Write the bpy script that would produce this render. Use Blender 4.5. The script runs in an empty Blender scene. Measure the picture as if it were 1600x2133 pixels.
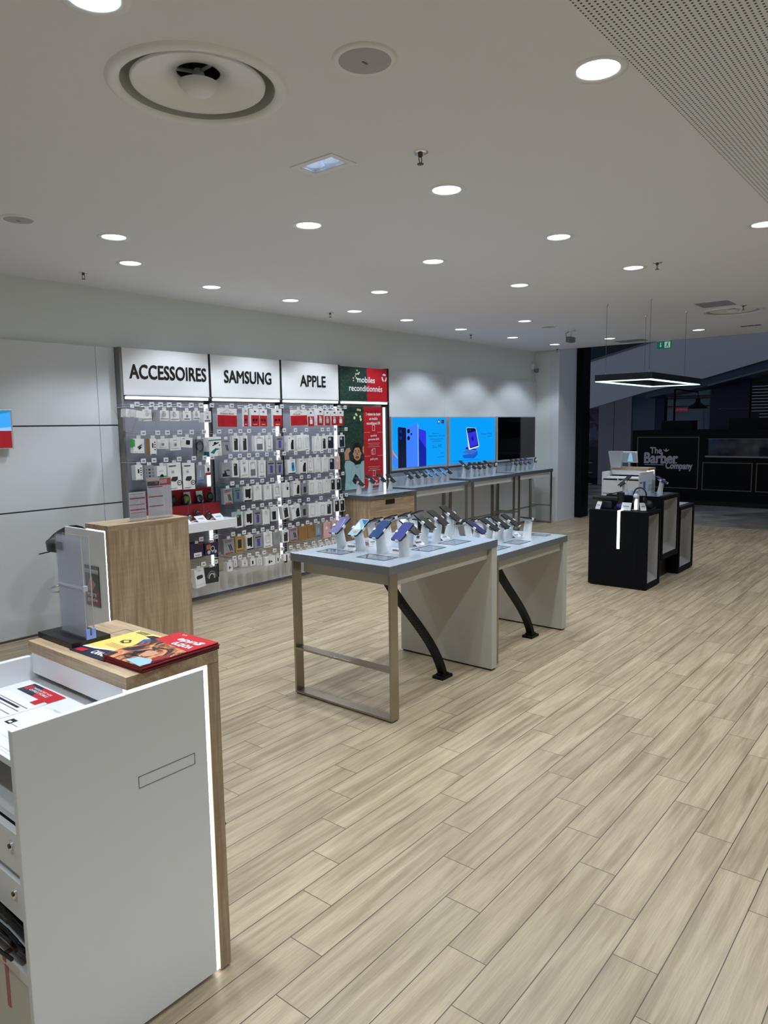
import bpy, bmesh, math, random
from mathutils import Matrix, Vector
random.seed(7)
SC = bpy.context.scene
COL = SC.collection
PI = math.pi
# ---------------------------------------------------------------- camera
cam = bpy.data.cameras.new('camera'); camo = bpy.data.objects.new('camera', cam); COL.objects.link(camo)
def cam_axes(yaw, pitch, roll):
    d = Vector((math.cos(yaw)*math.cos(pitch), math.sin(yaw)*math.cos(pitch), math.sin(pitch)))
    r = d.cross(Vector((0, 0, 1))).normalized(); u = r.cross(d)
    c, s = math.cos(roll), math.sin(roll)
    return c*r + s*u, -s*r + c*u, d
_r, _u, _d = cam_axes(math.radians(39.305), math.radians(-6.875), math.radians(-0.828))
camo.matrix_world = Matrix(((_r.x, _u.x, -_d.x, 0), (_r.y, _u.y, -_d.y, 0), (_r.z, _u.z, -_d.z, 1.72), (0, 0, 0, 1)))
cam.sensor_fit = 'VERTICAL'; cam.sensor_height = 24; cam.lens = 24*1500.28/2133
cam.clip_start = 0.05; cam.clip_end = 100
SC.camera = camo
# ---------------------------------------------------------------- world, exposure, lamp settings
W = bpy.data.worlds.new('world'); SC.world = W; W.use_nodes = True
W.node_tree.nodes['Background'].inputs[0].default_value = (0.60, 0.72, 1.0, 1)
W.node_tree.nodes['Background'].inputs[1].default_value = 0.31
SC.view_settings.view_transform = 'Standard'; SC.view_settings.look = 'None'
SC.view_settings.gamma = 1; SC.view_settings.use_curve_mapping = False
SC.view_settings.exposure = 0.0
LAMP_W = 66.0            # watts of one recessed downlight
LAMP_COL = (0.84, 0.93, 1.0)
SPOT_DEG = 112
ZC = 2.95
DOWNLIGHTS = [(1.21,2.04),(2.58,1.11),(2.65,4.39),(3.13,4.98),(4.12,5.3),(5.07,5.3),(6.02,5.3),(6.95,5.3),(8.12,5.3),(9.43,5.27),(10.74,5.25),
    (3.3,3.27),(5.33,4.38),(4.64,3.28),(3.31,2.25),(4.62,2.24),(5.95,3.26),(8.04,4.33),(10.61,4.3),(10.53,3.02),(5.93,2.22),(5.22,1.12)]
# unseen downlights added outside the picture for more light in the shop
OFF_LIGHTS = [(0.2,3.3),(-0.2,1.1),(7.8,1.12),(10.5,1.12),(-0.2,4.6),(0.3,-0.9),(1.7,-0.9),(3.1,-0.9),(4.5,-0.9),(7.0,-0.9),(1.0,5.2)]
def lamp_power(y):
    # the rows along the product wall are dimmed
    return LAMP_W*(0.55 if y > 4.8 else 0.58 if y > 3.9 else 0.64 if y > 3 else 0.72 if y > 1.8 else 1.12)
def lamp_at(x, y, z, power=LAMP_W, parent=None, deg=SPOT_DEG, name='bulb'):
    l = bpy.data.lights.new('downlight_beam', 'SPOT'); l.energy = power; l.color = LAMP_COL
    l.spot_size = math.radians(deg); l.spot_blend = 0.35; l.shadow_soft_size = 0.05
    o = bpy.data.objects.new('downlight_beam', l); COL.objects.link(o)
    if parent: o.parent = parent; o.location = (0, 0, z)
    else: o.location = (x, y, z)
    return o
# ---------------------------------------------------------------- materials
def lin(c):
    c = c/255.0
    return c/12.92 if c <= 0.04045 else ((c+0.055)/1.055)**2.4
def rgb(c): return (lin(c[0]), lin(c[1]), lin(c[2]), 1)
MATS = {}
def mat(name, c=(200,200,200), rough=0.5, metal=0.0, emit=0.0, ec=None, alpha=1.0, spec=0.5, trans=0.0, var=0.04, vs=18.0, coat=0.0):
    if name in MATS: return MATS[name]
    m = bpy.data.materials.new(name); m.use_nodes = True
    nt = m.node_tree; b = nt.nodes['Principled BSDF']
    col = rgb(c)
    if var > 0 and emit == 0:
        tc = nt.nodes.new('ShaderNodeTexCoord'); nz = nt.nodes.new('ShaderNodeTexNoise')
        nz.inputs['Scale'].default_value = vs; nz.inputs['Detail'].default_value = 3
        mr = nt.nodes.new('ShaderNodeMapRange'); mr.inputs[3].default_value = 1-var; mr.inputs[4].default_value = 1+var
        mx = nt.nodes.new('ShaderNodeVectorMath'); mx.operation = 'SCALE'; mx.inputs[0].default_value = col[:3]
        nt.links.new(tc.outputs['Object'], nz.inputs['Vector']); nt.links.new(nz.outputs['Fac'], mr.inputs[0])
        nt.links.new(mr.outputs[0], mx.inputs['Scale']); nt.links.new(mx.outputs[0], b.inputs['Base Color'])
    else: b.inputs['Base Color'].default_value = col
    b.inputs['Roughness'].default_value = rough; b.inputs['Metallic'].default_value = metal
    b.inputs['Specular IOR Level'].default_value = spec
    b.inputs['Transmission Weight'].default_value = trans
    b.inputs['Coat Weight'].default_value = coat
    if emit > 0:
        b.inputs['Emission Color'].default_value = rgb(ec or c); b.inputs['Emission Strength'].default_value = emit
    if alpha < 1: b.inputs['Alpha'].default_value = alpha
    MATS[name] = m; return m
def N(nt, t, **k):
    n = nt.nodes.new(t)
    for a, v in k.items(): setattr(n, a, v)
    return n
def math_node(nt, op, a, b=None, c=None):
    n = nt.nodes.new('ShaderNodeMath'); n.operation = op
    for i, v in enumerate((a, b, c)):
        if v is None: continue
        if isinstance(v, (int, float)): n.inputs[i].default_value = v
        else: nt.links.new(v, n.inputs[i])
    return n.outputs[0]
def ramp(nt, fac, stops):
    n = nt.nodes.new('ShaderNodeValToRGB'); e = n.color_ramp.elements
    while len(e) < len(stops): e.new(0.5)
    for el, (p, c) in zip(e, stops): el.position = p; el.color = rgb(c)
    nt.links.new(fac, n.inputs[0]); return n.outputs[0]
def mixc(nt, fac, a, b, mode='MIX'):
    n = nt.nodes.new('ShaderNodeMix'); n.data_type = 'RGBA'; n.blend_type = mode
    for s, v in ((n.inputs[0], fac), (n.inputs[6], a), (n.inputs[7], b)):
        if isinstance(v, (int, float)): s.default_value = v
        elif isinstance(v, tuple): s.default_value = v
        else: nt.links.new(v, s)
    return n.outputs[2]
def plank_material():
    m = bpy.data.materials.new('wood_look_plank_tiles'); m.use_nodes = True; nt = m.node_tree; b = nt.nodes['Principled BSDF']
    tc = N(nt, 'ShaderNodeTexCoord'); sp = N(nt, 'ShaderNodeSeparateXYZ'); nt.links.new(tc.outputs['Object'], sp.inputs[0])
    X, Y = sp.outputs[0], sp.outputs[1]
    PW, PL, X0, Y0, SH = 0.1473, 0.9016, 2.328, 0.8065, 0.2013
    v = math_node(nt, 'DIVIDE', math_node(nt, 'SUBTRACT', Y, Y0), PW)
    row = math_node(nt, 'FLOOR', v); fv = math_node(nt, 'SUBTRACT', v, row)
    u = math_node(nt, 'DIVIDE', math_node(nt, 'SUBTRACT', math_node(nt, 'SUBTRACT', X, X0), math_node(nt, 'MULTIPLY', row, SH)), PL)
    cell = math_node(nt, 'FLOOR', u); fu = math_node(nt, 'SUBTRACT', u, cell)
    def edge(f, size, wdt):
        d = math_node(nt, 'MINIMUM', f, math_node(nt, 'SUBTRACT', 1.0, f))
        mr = N(nt, 'ShaderNodeMapRange'); mr.inputs[1].default_value = wdt/size*0.55; mr.inputs[2].default_value = wdt/size*1.0
        nt.links.new(d, mr.inputs[0]); return mr.outputs[0]
    body = math_node(nt, 'MULTIPLY', edge(fv, PW, 0.0021), edge(fu, PL, 0.0018))
    cb = N(nt, 'ShaderNodeCombineXYZ'); nt.links.new(row, cb.inputs[0]); nt.links.new(cell, cb.inputs[1])
    wn = N(nt, 'ShaderNodeTexWhiteNoise', noise_dimensions='3D'); nt.links.new(cb.outputs[0], wn.inputs['Vector'])
    off = N(nt, 'ShaderNodeVectorMath', operation='SCALE'); off.inputs['Scale'].default_value = 37.0; nt.links.new(wn.outputs['Color'], off.inputs[0])
    add = N(nt, 'ShaderNodeVectorMath', operation='ADD'); nt.links.new(tc.outputs['Object'], add.inputs[0]); nt.links.new(off.outputs[0], add.inputs[1])
    def grain(sx, sy, det, dist=0.0):
        mp = N(nt, 'ShaderNodeMapping'); mp.inputs['Scale'].default_value = (sx, sy, 1); nt.links.new(add.outputs[0], mp.inputs[0])
        nz = N(nt, 'ShaderNodeTexNoise'); nz.inputs['Scale'].default_value = 1; nz.inputs['Detail'].default_value = det
        nz.inputs['Distortion'].default_value = dist; nt.links.new(mp.outputs[0], nz.inputs['Vector']); return nz.outputs['Fac']
    g1 = grain(1.6, 26, 5, 0.6); g2 = grain(9, 260, 3); g3 = grain(2.2, 6, 2)
    c = ramp(nt, g1, [(0.28, (148,130,105)), (0.5, (174,156,129)), (0.72, (192,174,147))])
    f2 = N(nt, 'ShaderNodeMapRange'); f2.inputs[1].default_value = 0.3; f2.inputs[2].default_value = 0.7; f2.inputs[3].default_value = 0.86; f2.inputs[4].default_value = 1.09
    nt.links.new(g2, f2.inputs[0])
    f3 = N(nt, 'ShaderNodeMapRange'); f3.inputs[1].default_value = 0.3; f3.inputs[2].default_value = 0.7; f3.inputs[3].default_value = 0.93; f3.inputs[4].default_value = 1.06
    nt.links.new(g3, f3.inputs[0])
    f4 = N(nt, 'ShaderNodeMapRange'); f4.inputs[3].default_value = 0.92; f4.inputs[4].default_value = 1.06; nt.links.new(wn.outputs['Value'], f4.inputs[0])
    k = math_node(nt, 'MULTIPLY', math_node(nt, 'MULTIPLY', f2.outputs[0], f3.outputs[0]), f4.outputs[0])
    sc = N(nt, 'ShaderNodeVectorMath', operation='SCALE'); nt.links.new(c, sc.inputs[0]); nt.links.new(k, sc.inputs['Scale'])
    col = mixc(nt, body, rgb((58,46,36)), sc.outputs[0])
    nt.links.new(col, b.inputs['Base Color'])
    rr = math_node(nt, 'ADD', math_node(nt, 'MULTIPLY', g1, 0.22), 0.27); nt.links.new(rr, b.inputs['Roughness'])
    bp = N(nt, 'ShaderNodeBump'); bp.inputs['Strength'].default_value = 0.12; bp.inputs['Distance'].default_value = 0.002
    hh = math_node(nt, 'ADD', body, math_node(nt, 'MULTIPLY', g2, 0.25)); nt.links.new(hh, bp.inputs['Height']); nt.links.new(bp.outputs[0], b.inputs['Normal'])
    return m
def oak_material(name, axis, tone=1.0):
    """sonoma-oak laminate; grain runs along the given axis"""
    if name in MATS: return MATS[name]
    m = bpy.data.materials.new(name); m.use_nodes = True; nt = m.node_tree; b = nt.nodes['Principled BSDF']
    tc = N(nt, 'ShaderNodeTexCoord')
    def grain(along, across, det, dist):
        s = [across]*3; s[axis] = along
        mp = N(nt, 'ShaderNodeMapping'); mp.inputs['Scale'].default_value = s; nt.links.new(tc.outputs['Object'], mp.inputs[0])
        nz = N(nt, 'ShaderNodeTexNoise'); nz.inputs['Scale'].default_value = 1; nz.inputs['Detail'].default_value = det; nz.inputs['Distortion'].default_value = dist
        nt.links.new(mp.outputs[0], nz.inputs['Vector']); return nz.outputs['Fac']
    g = math_node(nt, 'ADD', math_node(nt, 'MULTIPLY', grain(1.3, 17, 4, 1.6), 0.65), math_node(nt, 'MULTIPLY', grain(6, 150, 3, 0.2), 0.35))
    def t(c): return tuple(min(255, x*tone) for x in c)
    c = ramp(nt, g, [(0.34, t((136,114,90))), (0.5, t((160,138,112))), (0.66, t((182,161,134)))])
    cr = grain(70, 2.5, 2, 0)
    mr = N(nt, 'ShaderNodeMapRange'); mr.inputs[1].default_value = 0.35; mr.inputs[2].default_value = 0.65; mr.inputs[3].default_value = 0.96; mr.inputs[4].default_value = 1.04
    nt.links.new(cr, mr.inputs[0])
    sc = N(nt, 'ShaderNodeVectorMath', operation='SCALE'); nt.links.new(c, sc.inputs[0]); nt.links.new(mr.outputs[0], sc.inputs['Scale'])
    nt.links.new(sc.outputs[0], b.inputs['Base Color']); b.inputs['Roughness'].default_value = 0.55
    MATS[name] = m; return m
def perforated_material():
    m = bpy.data.materials.new('perforated_plasterboard'); m.use_nodes = True; nt = m.node_tree; b = nt.nodes['Principled BSDF']
    tc = N(nt, 'ShaderNodeTexCoord'); sp = N(nt, 'ShaderNodeSeparateXYZ'); nt.links.new(tc.outputs['Object'], sp.inputs[0])
    P = 0.018
    def cell(s, o):
        f = math_node(nt, 'FRACT', math_node(nt, 'DIVIDE', math_node(nt, 'SUBTRACT', s, o), P))
        return math_node(nt, 'MULTIPLY', math_node(nt, 'SUBTRACT', f, 0.5), P)
    dx = cell(sp.outputs[0], 2.113); dy = cell(sp.outputs[1], 1.003-P/2)
    d = math_node(nt, 'SQRT', math_node(nt, 'ADD', math_node(nt, 'MULTIPLY', dx, dx), math_node(nt, 'MULTIPLY', dy, dy)))
    mr = N(nt, 'ShaderNodeMapRange'); mr.inputs[1].default_value = 0.0036; mr.inputs[2].default_value = 0.0046; nt.links.new(d, mr.inputs[0])
    nt.links.new(mixc(nt, mr.outputs[0], rgb((60,60,58)), rgb((225,227,232))), b.inputs['Base Color']); b.inputs['Roughness'].default_value = 0.9
    return m
def marble_material():
    m = bpy.data.materials.new('mall_stone_tiles'); m.use_nodes = True; nt = m.node_tree; b = nt.nodes['Principled BSDF']
    tc = N(nt, 'ShaderNodeTexCoord'); br = N(nt, 'ShaderNodeTexBrick'); br.inputs['Scale'].default_value = 1.0
    br.inputs['Brick Width'].default_value = 1.2; br.inputs['Row Height'].default_value = 0.6; br.inputs['Mortar Size'].default_value = 0.006
    br.inputs['Color1'].default_value = rgb((205,200,192)); br.inputs['Color2'].default_value = rgb((150,144,136)); br.inputs['Mortar'].default_value = rgb((60,58,56))
    mp = N(nt, 'ShaderNodeMapping'); mp.inputs['Rotation'].default_value = (0, 0, 0.6); nt.links.new(tc.outputs['Object'], mp.inputs[0]); nt.links.new(mp.outputs[0], br.inputs['Vector'])
    nz = N(nt, 'ShaderNodeTexNoise'); nz.inputs['Scale'].default_value = 1.7; nz.inputs['Detail'].default_value = 6; nz.inputs['Distortion'].default_value = 1.2
    nt.links.new(tc.outputs['Object'], nz.inputs['Vector'])
    c = mixc(nt, 0.55, br.outputs['Color'], ramp(nt, nz.outputs['Fac'], [(0.35, (120,114,106)), (0.65, (235,228,216))]), 'MULTIPLY')
    nt.links.new(c, b.inputs['Base Color']); b.inputs['Roughness'].default_value = 0.32
    return m
def glass_mat(name, tint=(235,245,245), a=0.12, gloss=0.04):
    """thin clear acrylic or glass sheet"""
    if name in MATS: return MATS[name]
    m = bpy.data.materials.new(name); m.use_nodes = True; nt = m.node_tree; nt.nodes.clear()
    out = N(nt, 'ShaderNodeOutputMaterial'); tr = N(nt, 'ShaderNodeBsdfTransparent'); gl = N(nt, 'ShaderNodeBsdfGlossy'); df = N(nt, 'ShaderNodeBsdfDiffuse')
    tr.inputs[0].default_value = rgb(tint); gl.inputs['Roughness'].default_value = gloss; df.inputs[0].default_value = rgb(tint)
    lw = N(nt, 'ShaderNodeLayerWeight'); lw.inputs[0].default_value = 0.5
    pw = math_node(nt, 'MULTIPLY_ADD', math_node(nt, 'POWER', lw.outputs['Facing'], 5.0), 0.6, 0.045)
    m1 = N(nt, 'ShaderNodeMixShader'); m1.inputs[0].default_value = a; tl = N(nt, 'ShaderNodeBsdfTranslucent'); tl.inputs[0].default_value = rgb(tint); m0 = N(nt, 'ShaderNodeMixShader'); m0.inputs[0].default_value = 0.5
    nt.links.new(df.outputs[0], m0.inputs[1]); nt.links.new(tl.outputs[0], m0.inputs[2]); nt.links.new(tr.outputs[0], m1.inputs[1]); nt.links.new(m0.outputs[0], m1.inputs[2])
    m2 = N(nt, 'ShaderNodeMixShader'); nt.links.new(pw, m2.inputs[0]); nt.links.new(m1.outputs[0], m2.inputs[1]); nt.links.new(gl.outputs[0], m2.inputs[2])
    nt.links.new(m2.outputs[0], out.inputs[0]); MATS[name] = m; return m
def grass_material():
    m = bpy.data.materials.new('poster_grass_print'); m.use_nodes = True; nt = m.node_tree; b = nt.nodes['Principled BSDF']
    tc = N(nt, 'ShaderNodeTexCoord'); nz = N(nt, 'ShaderNodeTexNoise'); nz.inputs['Scale'].default_value = 38; nz.inputs['Detail'].default_value = 5; nz.inputs['Distortion'].default_value = 1.5
    nt.links.new(tc.outputs['Object'], nz.inputs['Vector'])
    nt.links.new(ramp(nt, nz.outputs['Fac'], [(0.35, (18,40,36)), (0.55, (34,62,52)), (0.75, (62,92,70))]), b.inputs['Base Color']); b.inputs['Roughness'].default_value = 0.45
    return m
WHITE = mat('white_laminate', (232,233,236), 0.35, var=0.01)
PANEL = mat('white_wall_panel', (222,226,232), 0.28, var=0.01)
WALLP = mat('painted_wall', (226,232,232), 0.85, var=0.015, vs=3)
CEIL = mat('painted_ceiling', (228,230,236), 0.9, var=0.012, vs=1.5)
BLACK = mat('black_plastic', (18,18,21), 0.45)
MBLACK = mat('matt_black_laminate', (5,7,14), 0.6, var=0.05, spec=0.15)
STEEL = mat('brushed_steel', (168,160,146), 0.33, 1.0)
ALU = mat('grey_aluminium', (140,144,152), 0.42, 0.75, var=0.03)
CHROME = mat('chrome', (225,225,228), 0.08, 1.0, var=0)
TOPG = mat('satin_grey_table_top', (178,190,203), 0.22, 0.25, var=0.02)
GREYL = mat('warm_grey_laminate', (186,182,174), 0.42, var=0.02)
GREYP = mat('grey_back_panel', (150,152,166), 0.5, 0.2, var=0.02)
GREYD = mat('grey_side_panel', (126,124,126), 0.5, var=0.02)
LED = mat('led_strip_diffuser', (250,253,255), 0.4, emit=5.0, var=0)
LEDT = mat('vertical_tube_glow', (240,246,255), 0.4, emit=1.5, var=0)
LEDS = mat('lamp_glow', (235,248,255), 0.4, emit=22.0, var=0)
RED = mat('red_print', (190,24,38), 0.5, var=0.03)
DRED = mat('dark_red_print', (150,24,36), 0.5, var=0.03)
OAKZ = oak_material('oak_laminate_upright', 2, 1.08); OAKY = oak_material('oak_laminate_crosswise', 1, 1.1); OAKX = oak_material('oak_laminate_lengthwise', 0)
GRASS = grass_material()
FLOORM = plank_material(); PERF = perforated_material(); STONE = marble_material()
ACRY = glass_mat('clear_acrylic', (248,250,252), 0.05); GLASS = glass_mat('clear_glass', (225,240,238), 0.03, 0.02)
def pm(name):
    """flat print or plastic colours by plain names"""
    T = {'white_card':(236,236,238),'ink':(22,23,28),'dark_window':(48,48,54),'grey_card':(150,152,160),'mid_grey':(118,120,130),'pale_grey':(196,198,202),
      'kraft':(166,126,78),'gold_kraft':(176,140,80),'purple_ink':(84,70,170),'purple_card':(54,36,84),'teal_ink':(24,110,120),'green_ink':(50,170,70),'cyan_ink':(30,150,210),
      'pink_card':(226,190,192),'blue_ink':(70,120,190),'navy':(28,32,56),'orange_ink':(200,118,80),'yellow_print':(232,206,112),'skin':(196,148,116),'skin_dark':(150,104,78),
      'hair':(28,22,22),'shirt':(160,192,196),'shirt_dark':(122,156,164),'blue_print':(40,90,170),'flower':(222,222,170),'gold_line':(112,104,90),'label_white':(225,226,232),
      'light_blue':(150,190,230),'brown_ink':(84,52,40),'beige':(214,200,170)}
    return mat(name, T[name], 0.45, var=0.03)
def em(name, c, s=1.0): return mat(name, (6,6,8), 0.3, emit=s, ec=c, var=0)
def photo_print(name, stops, scale=9.0, dist=1.6):
    """blurred colour picture for covers and posters"""
    if name in MATS: return MATS[name]
    m = bpy.data.materials.new(name); m.use_nodes = True; nt = m.node_tree; b = nt.nodes['Principled BSDF']
    tc = N(nt, 'ShaderNodeTexCoord'); nz = N(nt, 'ShaderNodeTexNoise'); nz.inputs['Scale'].default_value = scale; nz.inputs['Detail'].default_value = 3; nz.inputs['Distortion'].default_value = dist
    nt.links.new(tc.outputs['Object'], nz.inputs['Vector']); nt.links.new(ramp(nt, nz.outputs['Fac'], stops), b.inputs['Base Color']); b.inputs['Roughness'].default_value = 0.35
    MATS[name] = m; return m
# ---------------------------------------------------------------- mesh helpers
class MB:
    def __init__(s): s.v = []; s.f = []; s.fm = []; s.mats = []; s.sm = []
    def mi(s, m):
        if m not in s.mats: s.mats.append(m)
        return s.mats.index(m)
    def add(s, vs, fs, m, smooth=False):
        k = len(s.v); s.v += [tuple(v) for v in vs]; i = s.mi(m)
        for f in fs: s.f.append([a+k for a in f]); s.fm.append(i); s.sm.append(smooth)
        return s
    def box(s, x0, y0, z0, x1, y1, z1, m):
        x0, x1 = min(x0,x1), max(x0,x1); y0, y1 = min(y0,y1), max(y0,y1); z0, z1 = min(z0,z1), max(z0,z1)
        return s.add([(x0,y0,z0),(x1,y0,z0),(x1,y1,z0),(x0,y1,z0),(x0,y0,z1),(x1,y0,z1),(x1,y1,z1),(x0,y1,z1)],
            [(0,3,2,1),(4,5,6,7),(0,1,5,4),(1,2,6,5),(2,3,7,6),(3,0,4,7)], m)
    def poly(s, pts, m): return s.add(pts, [tuple(range(len(pts)))], m)
    def tube(s, pts, r, m, n=8, cap=True):
        pts = [Vector(p) for p in pts]; rs = r if isinstance(r, (list, tuple)) else [r]*len(pts); vs = []; fs = []; up = None
        for i, p in enumerate(pts):
            t = (pts[min(i+1, len(pts)-1)]-pts[max(i-1, 0)]).normalized()
            if up is None: up = Vector((0,0,1)) if abs(t.z) < 0.9 else Vector((1,0,0))
            a = t.cross(up).normalized(); up = a.cross(t).normalized()
            for k in range(n):
                q = 2*PI*k/n; vs.append(p + rs[i]*(math.cos(q)*a + math.sin(q)*up))
        for i in range(len(pts)-1):
            for k in range(n): fs.append((i*n+k, (i+1)*n+k, (i+1)*n+(k+1)%n, i*n+(k+1)%n))
        s.add(vs, fs, m, True)
        if cap: s.add(vs[:n], [tuple(range(n))], m); s.add(vs[-n:], [tuple(range(n))[::-1]], m)
        return s
    def lathe(s, prof, c, m, n=32, flip=False, sx=1, sy=1):
        vs = []; fs = []
        for (r, z) in prof:
            for k in range(n): q = 2*PI*k/n; vs.append((c[0]+r*sx*math.cos(q), c[1]+r*sy*math.sin(q), c[2]+z))
        for i in range(len(prof)-1):
            for k in range(n):
                f = (i*n+k, i*n+(k+1)%n, (i+1)*n+(k+1)%n, (i+1)*n+k); fs.append(f[::-1] if flip else f)
        return s.add(vs, fs, m, True)
    def disc(s, c, r, m, n=32, up=True):
        vs = [(c[0]+r*math.cos(2*PI*k/n), c[1]+r*math.sin(2*PI*k/n), c[2]) for k in range(n)]
        return s.poly(vs if up else vs[::-1], m)
    def xf(s, M, start=0):
        s.v = s.v[:start] + [tuple(M @ Vector(v)) for v in s.v[start:]]; return s
    def build(s, name, parent=None, loc=(0,0,0), world=False, bevel=0.0):
        """parent's children are given in the parent's own space unless world=True"""
        me = bpy.data.meshes.new(name); off = Vector(loc)
        if world and parent: off = parent.location.copy()
        me.from_pydata([tuple(Vector(v)-off) for v in s.v], [], s.f)
        for m in s.mats: me.materials.append(m)
        for p, i, q in zip(me.polygons, s.fm, s.sm): p.material_index = i; p.use_smooth = q
        me.validate(); o = bpy.data.objects.new(name, me); COL.objects.link(o)
        if parent: o.parent = parent
        else: o.location = off
        if bevel:
            b = o.modifiers.new('bevel', 'BEVEL'); b.width = bevel; b.segments = 2; b.limit_method = 'ANGLE'; b.angle_limit = math.radians(50)
        return o
LABELS = {}
def tag(o, label, cat, group=None):
    o['label'] = label; o['category'] = cat
    if group: o['group'] = group
    return o
def thing(name, label, cat, loc=(0,0,0), rz=0.0, group=None):
    o = bpy.data.objects.new(name, None); COL.objects.link(o); o.empty_display_size = 0.1
    o.location = loc; o.rotation_euler = (0, 0, rz)
    return tag(o, label, cat, group)
def struct(o): o['kind'] = 'structure'; return o
def dup(root, loc, rz=None, label=None):
    r = root.copy(); COL.objects.link(r); r.location = loc
    if rz is not None: r.rotation_euler = (0, 0, rz)
    if label: r['label'] = label
    for ch in list(root.children):
        c = ch.copy(); COL.objects.link(c); c.parent = r
        for g in list(ch.children):
            d = g.copy(); COL.objects.link(d); d.parent = c
    return r
_DG = None
def text_geo(txt):
    cu = bpy.data.curves.new('t', 'FONT'); cu.body = txt; cu.size = 1; cu.resolution_u = 3
    o = bpy.data.objects.new('t', cu); COL.objects.link(o)
    me = bpy.data.meshes.new_from_object(o.evaluated_get(bpy.context.evaluated_depsgraph_get()))
    vs = [v.co.copy() for v in me.vertices]; fs = [tuple(p.vertices) for p in me.polygons]
    bpy.data.objects.remove(o); bpy.data.curves.remove(cu); bpy.data.meshes.remove(me)
    return vs, fs
def add_text(mb, txt, org, xd, ud, w, h, m, lift=0.0015, bold=0.0, thick=0.0):
    """lettering lying in the plane (xd, ud) with its lower left corner at org, fitted to w x h"""
    vs, fs = text_geo(txt)
    if not vs: return
    x0 = min(v.x for v in vs); x1 = max(v.x for v in vs); y0 = min(v.y for v in vs); y1 = max(v.y for v in vs)
    xd = Vector(xd).normalized(); ud = Vector(ud).normalized(); n = xd.cross(ud); org = Vector(org)
    for dx, dy in ([(0,0)] if not bold else [(-bold,0),(bold,0),(0,bold),(0,-bold),(bold,bold),(-bold,-bold)]):
        e = lift + (0.00006*(abs(dx)+abs(dy))/max(bold,1e-9) + 0.00003*(dx>0) + 0.00002*(dy>0))
        P = [org + xd*((v.x-x0)/(x1-x0)*w + dx*h) + ud*((v.y-y0)/(y1-y0)*h + dy*h) + n*e for v in vs]
        mb.add(P, fs, m)
    if thick:
        P0 = [org + xd*((v.x-x0)/(x1-x0)*w) + ud*((v.y-y0)/(y1-y0)*h) + n*(lift-thick) for v in vs]
def quad_on(mb, org, xd, ud, x, y, w, h, m, lift=0.001):
    xd = Vector(xd); ud = Vector(ud); n = xd.cross(ud); o = Vector(org) + n*lift
    mb.poly([o+xd*x+ud*y, o+xd*(x+w)+ud*y, o+xd*(x+w)+ud*(y+h), o+xd*x+ud*(y+h)], m)
def shape_on(mb, org, xd, ud, pts, m, lift=0.001):
    xd = Vector(xd); ud = Vector(ud); n = xd.cross(ud); o = Vector(org) + n*lift
    mb.poly([o+xd*a+ud*b for a, b in pts], m)
def ell(cx, cy, rx, ry, n=20, rot=0.0):
    c, s = math.cos(rot), math.sin(rot); r = []
    for k in range(n):
        a, b = rx*math.cos(2*PI*k/n), ry*math.sin(2*PI*k/n); r.append((cx+a*c-b*s, cy+a*s+b*c))
    return r
def rrect(x, y, w, h, r, n=4):
    p = []
    for cx, cy, a0 in ((x+w-r, y+r, -90), (x+w-r, y+h-r, 0), (x+r, y+h-r, 90), (x+r, y+r, 180)):
        for k in range(n+1): a = math.radians(a0+90*k/n); p.append((cx+r*math.cos(a), cy+r*math.sin(a)))
    return p
def frame_on(mb, org, xd, ud, x, y, w, h, t, m, lift=0.001):
    quad_on(mb, org, xd, ud, x, y, w, t, m, lift); quad_on(mb, org, xd, ud, x, y+h-t, w, t, m, lift)
    quad_on(mb, org, xd, ud, x, y+t, t, h-2*t, m, lift); quad_on(mb, org, xd, ud, x+w-t, y+t, t, h-2*t, m, lift)
XD, YD, ZD = (1,0,0), (0,1,0), (0,0,1)
# ================================================================ SETTING
struct(MB().box(-2.5,-2.6,-0.1,12.43,6.1,0,FLOORM).build('floor'))
struct(MB().box(12.43,-6,-0.1,26,16,0.0,STONE).build('floor_mall'))
def sheet_with_holes(name, x0, y0, x1, y1, z, holes, m, rects=()):
    bm = bmesh.new(); E = []
    def loop(pts):
        vs = [bm.verts.new((a, b, z)) for a, b in pts]
        for i in range(len(vs)): E.append(bm.edges.new((vs[i], vs[(i+1) % len(vs)])))
    loop([(x0,y0),(x1,y0),(x1,y1),(x0,y1)])
    for (x, y, r) in holes: loop([(x+r*math.cos(2*PI*k/28), y+r*math.sin(2*PI*k/28)) for k in range(28)])
    for (a, b, c, d) in rects: loop([(a,b),(c,b),(c,d),(a,d)])
    bmesh.ops.triangle_fill(bm, use_beauty=True, use_dissolve=False, edges=E)
    bmesh.ops.recalc_face_normals(bm, faces=bm.faces)
    me = bpy.data.meshes.new(name); bm.to_mesh(me); bm.free(); me.materials.append(m)
    o = bpy.data.objects.new(name, me); COL.objects.link(o); return o
DIFF = [(1.745,2.27,0.325),(9.01,2.22,0.33)]
struct(sheet_with_holes('ceiling', -2.5, 1.005, 11.58, 6.05, ZC, [(x,y,0.08) for x,y in DOWNLIGHTS] + [(x,y,r-0.05) for x,y,r in DIFF], CEIL, [(2.555,2.375,2.665,2.585)]))
struct(MB().box(-2.5,-2.6,ZC,11.58,1.005,ZC+0.02,PERF).build('ceiling_perforated'))
struct(MB().box(11.45,-2.6,ZC+0.2,11.58,6.05,ZC+0.9,CEIL).box(-2.5,-2.6,ZC+0.2,11.45,6.05,ZC+0.22,CEIL).box(11.56,-2.6,ZC,11.58,6.05,ZC+0.2,CEIL).build('ceiling_upper_slab'))
struct(MB().box(-2.5,6.04,0,11.62,6.14,ZC+0.02,WALLP).build('wall_left'))
m = MB()
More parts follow.
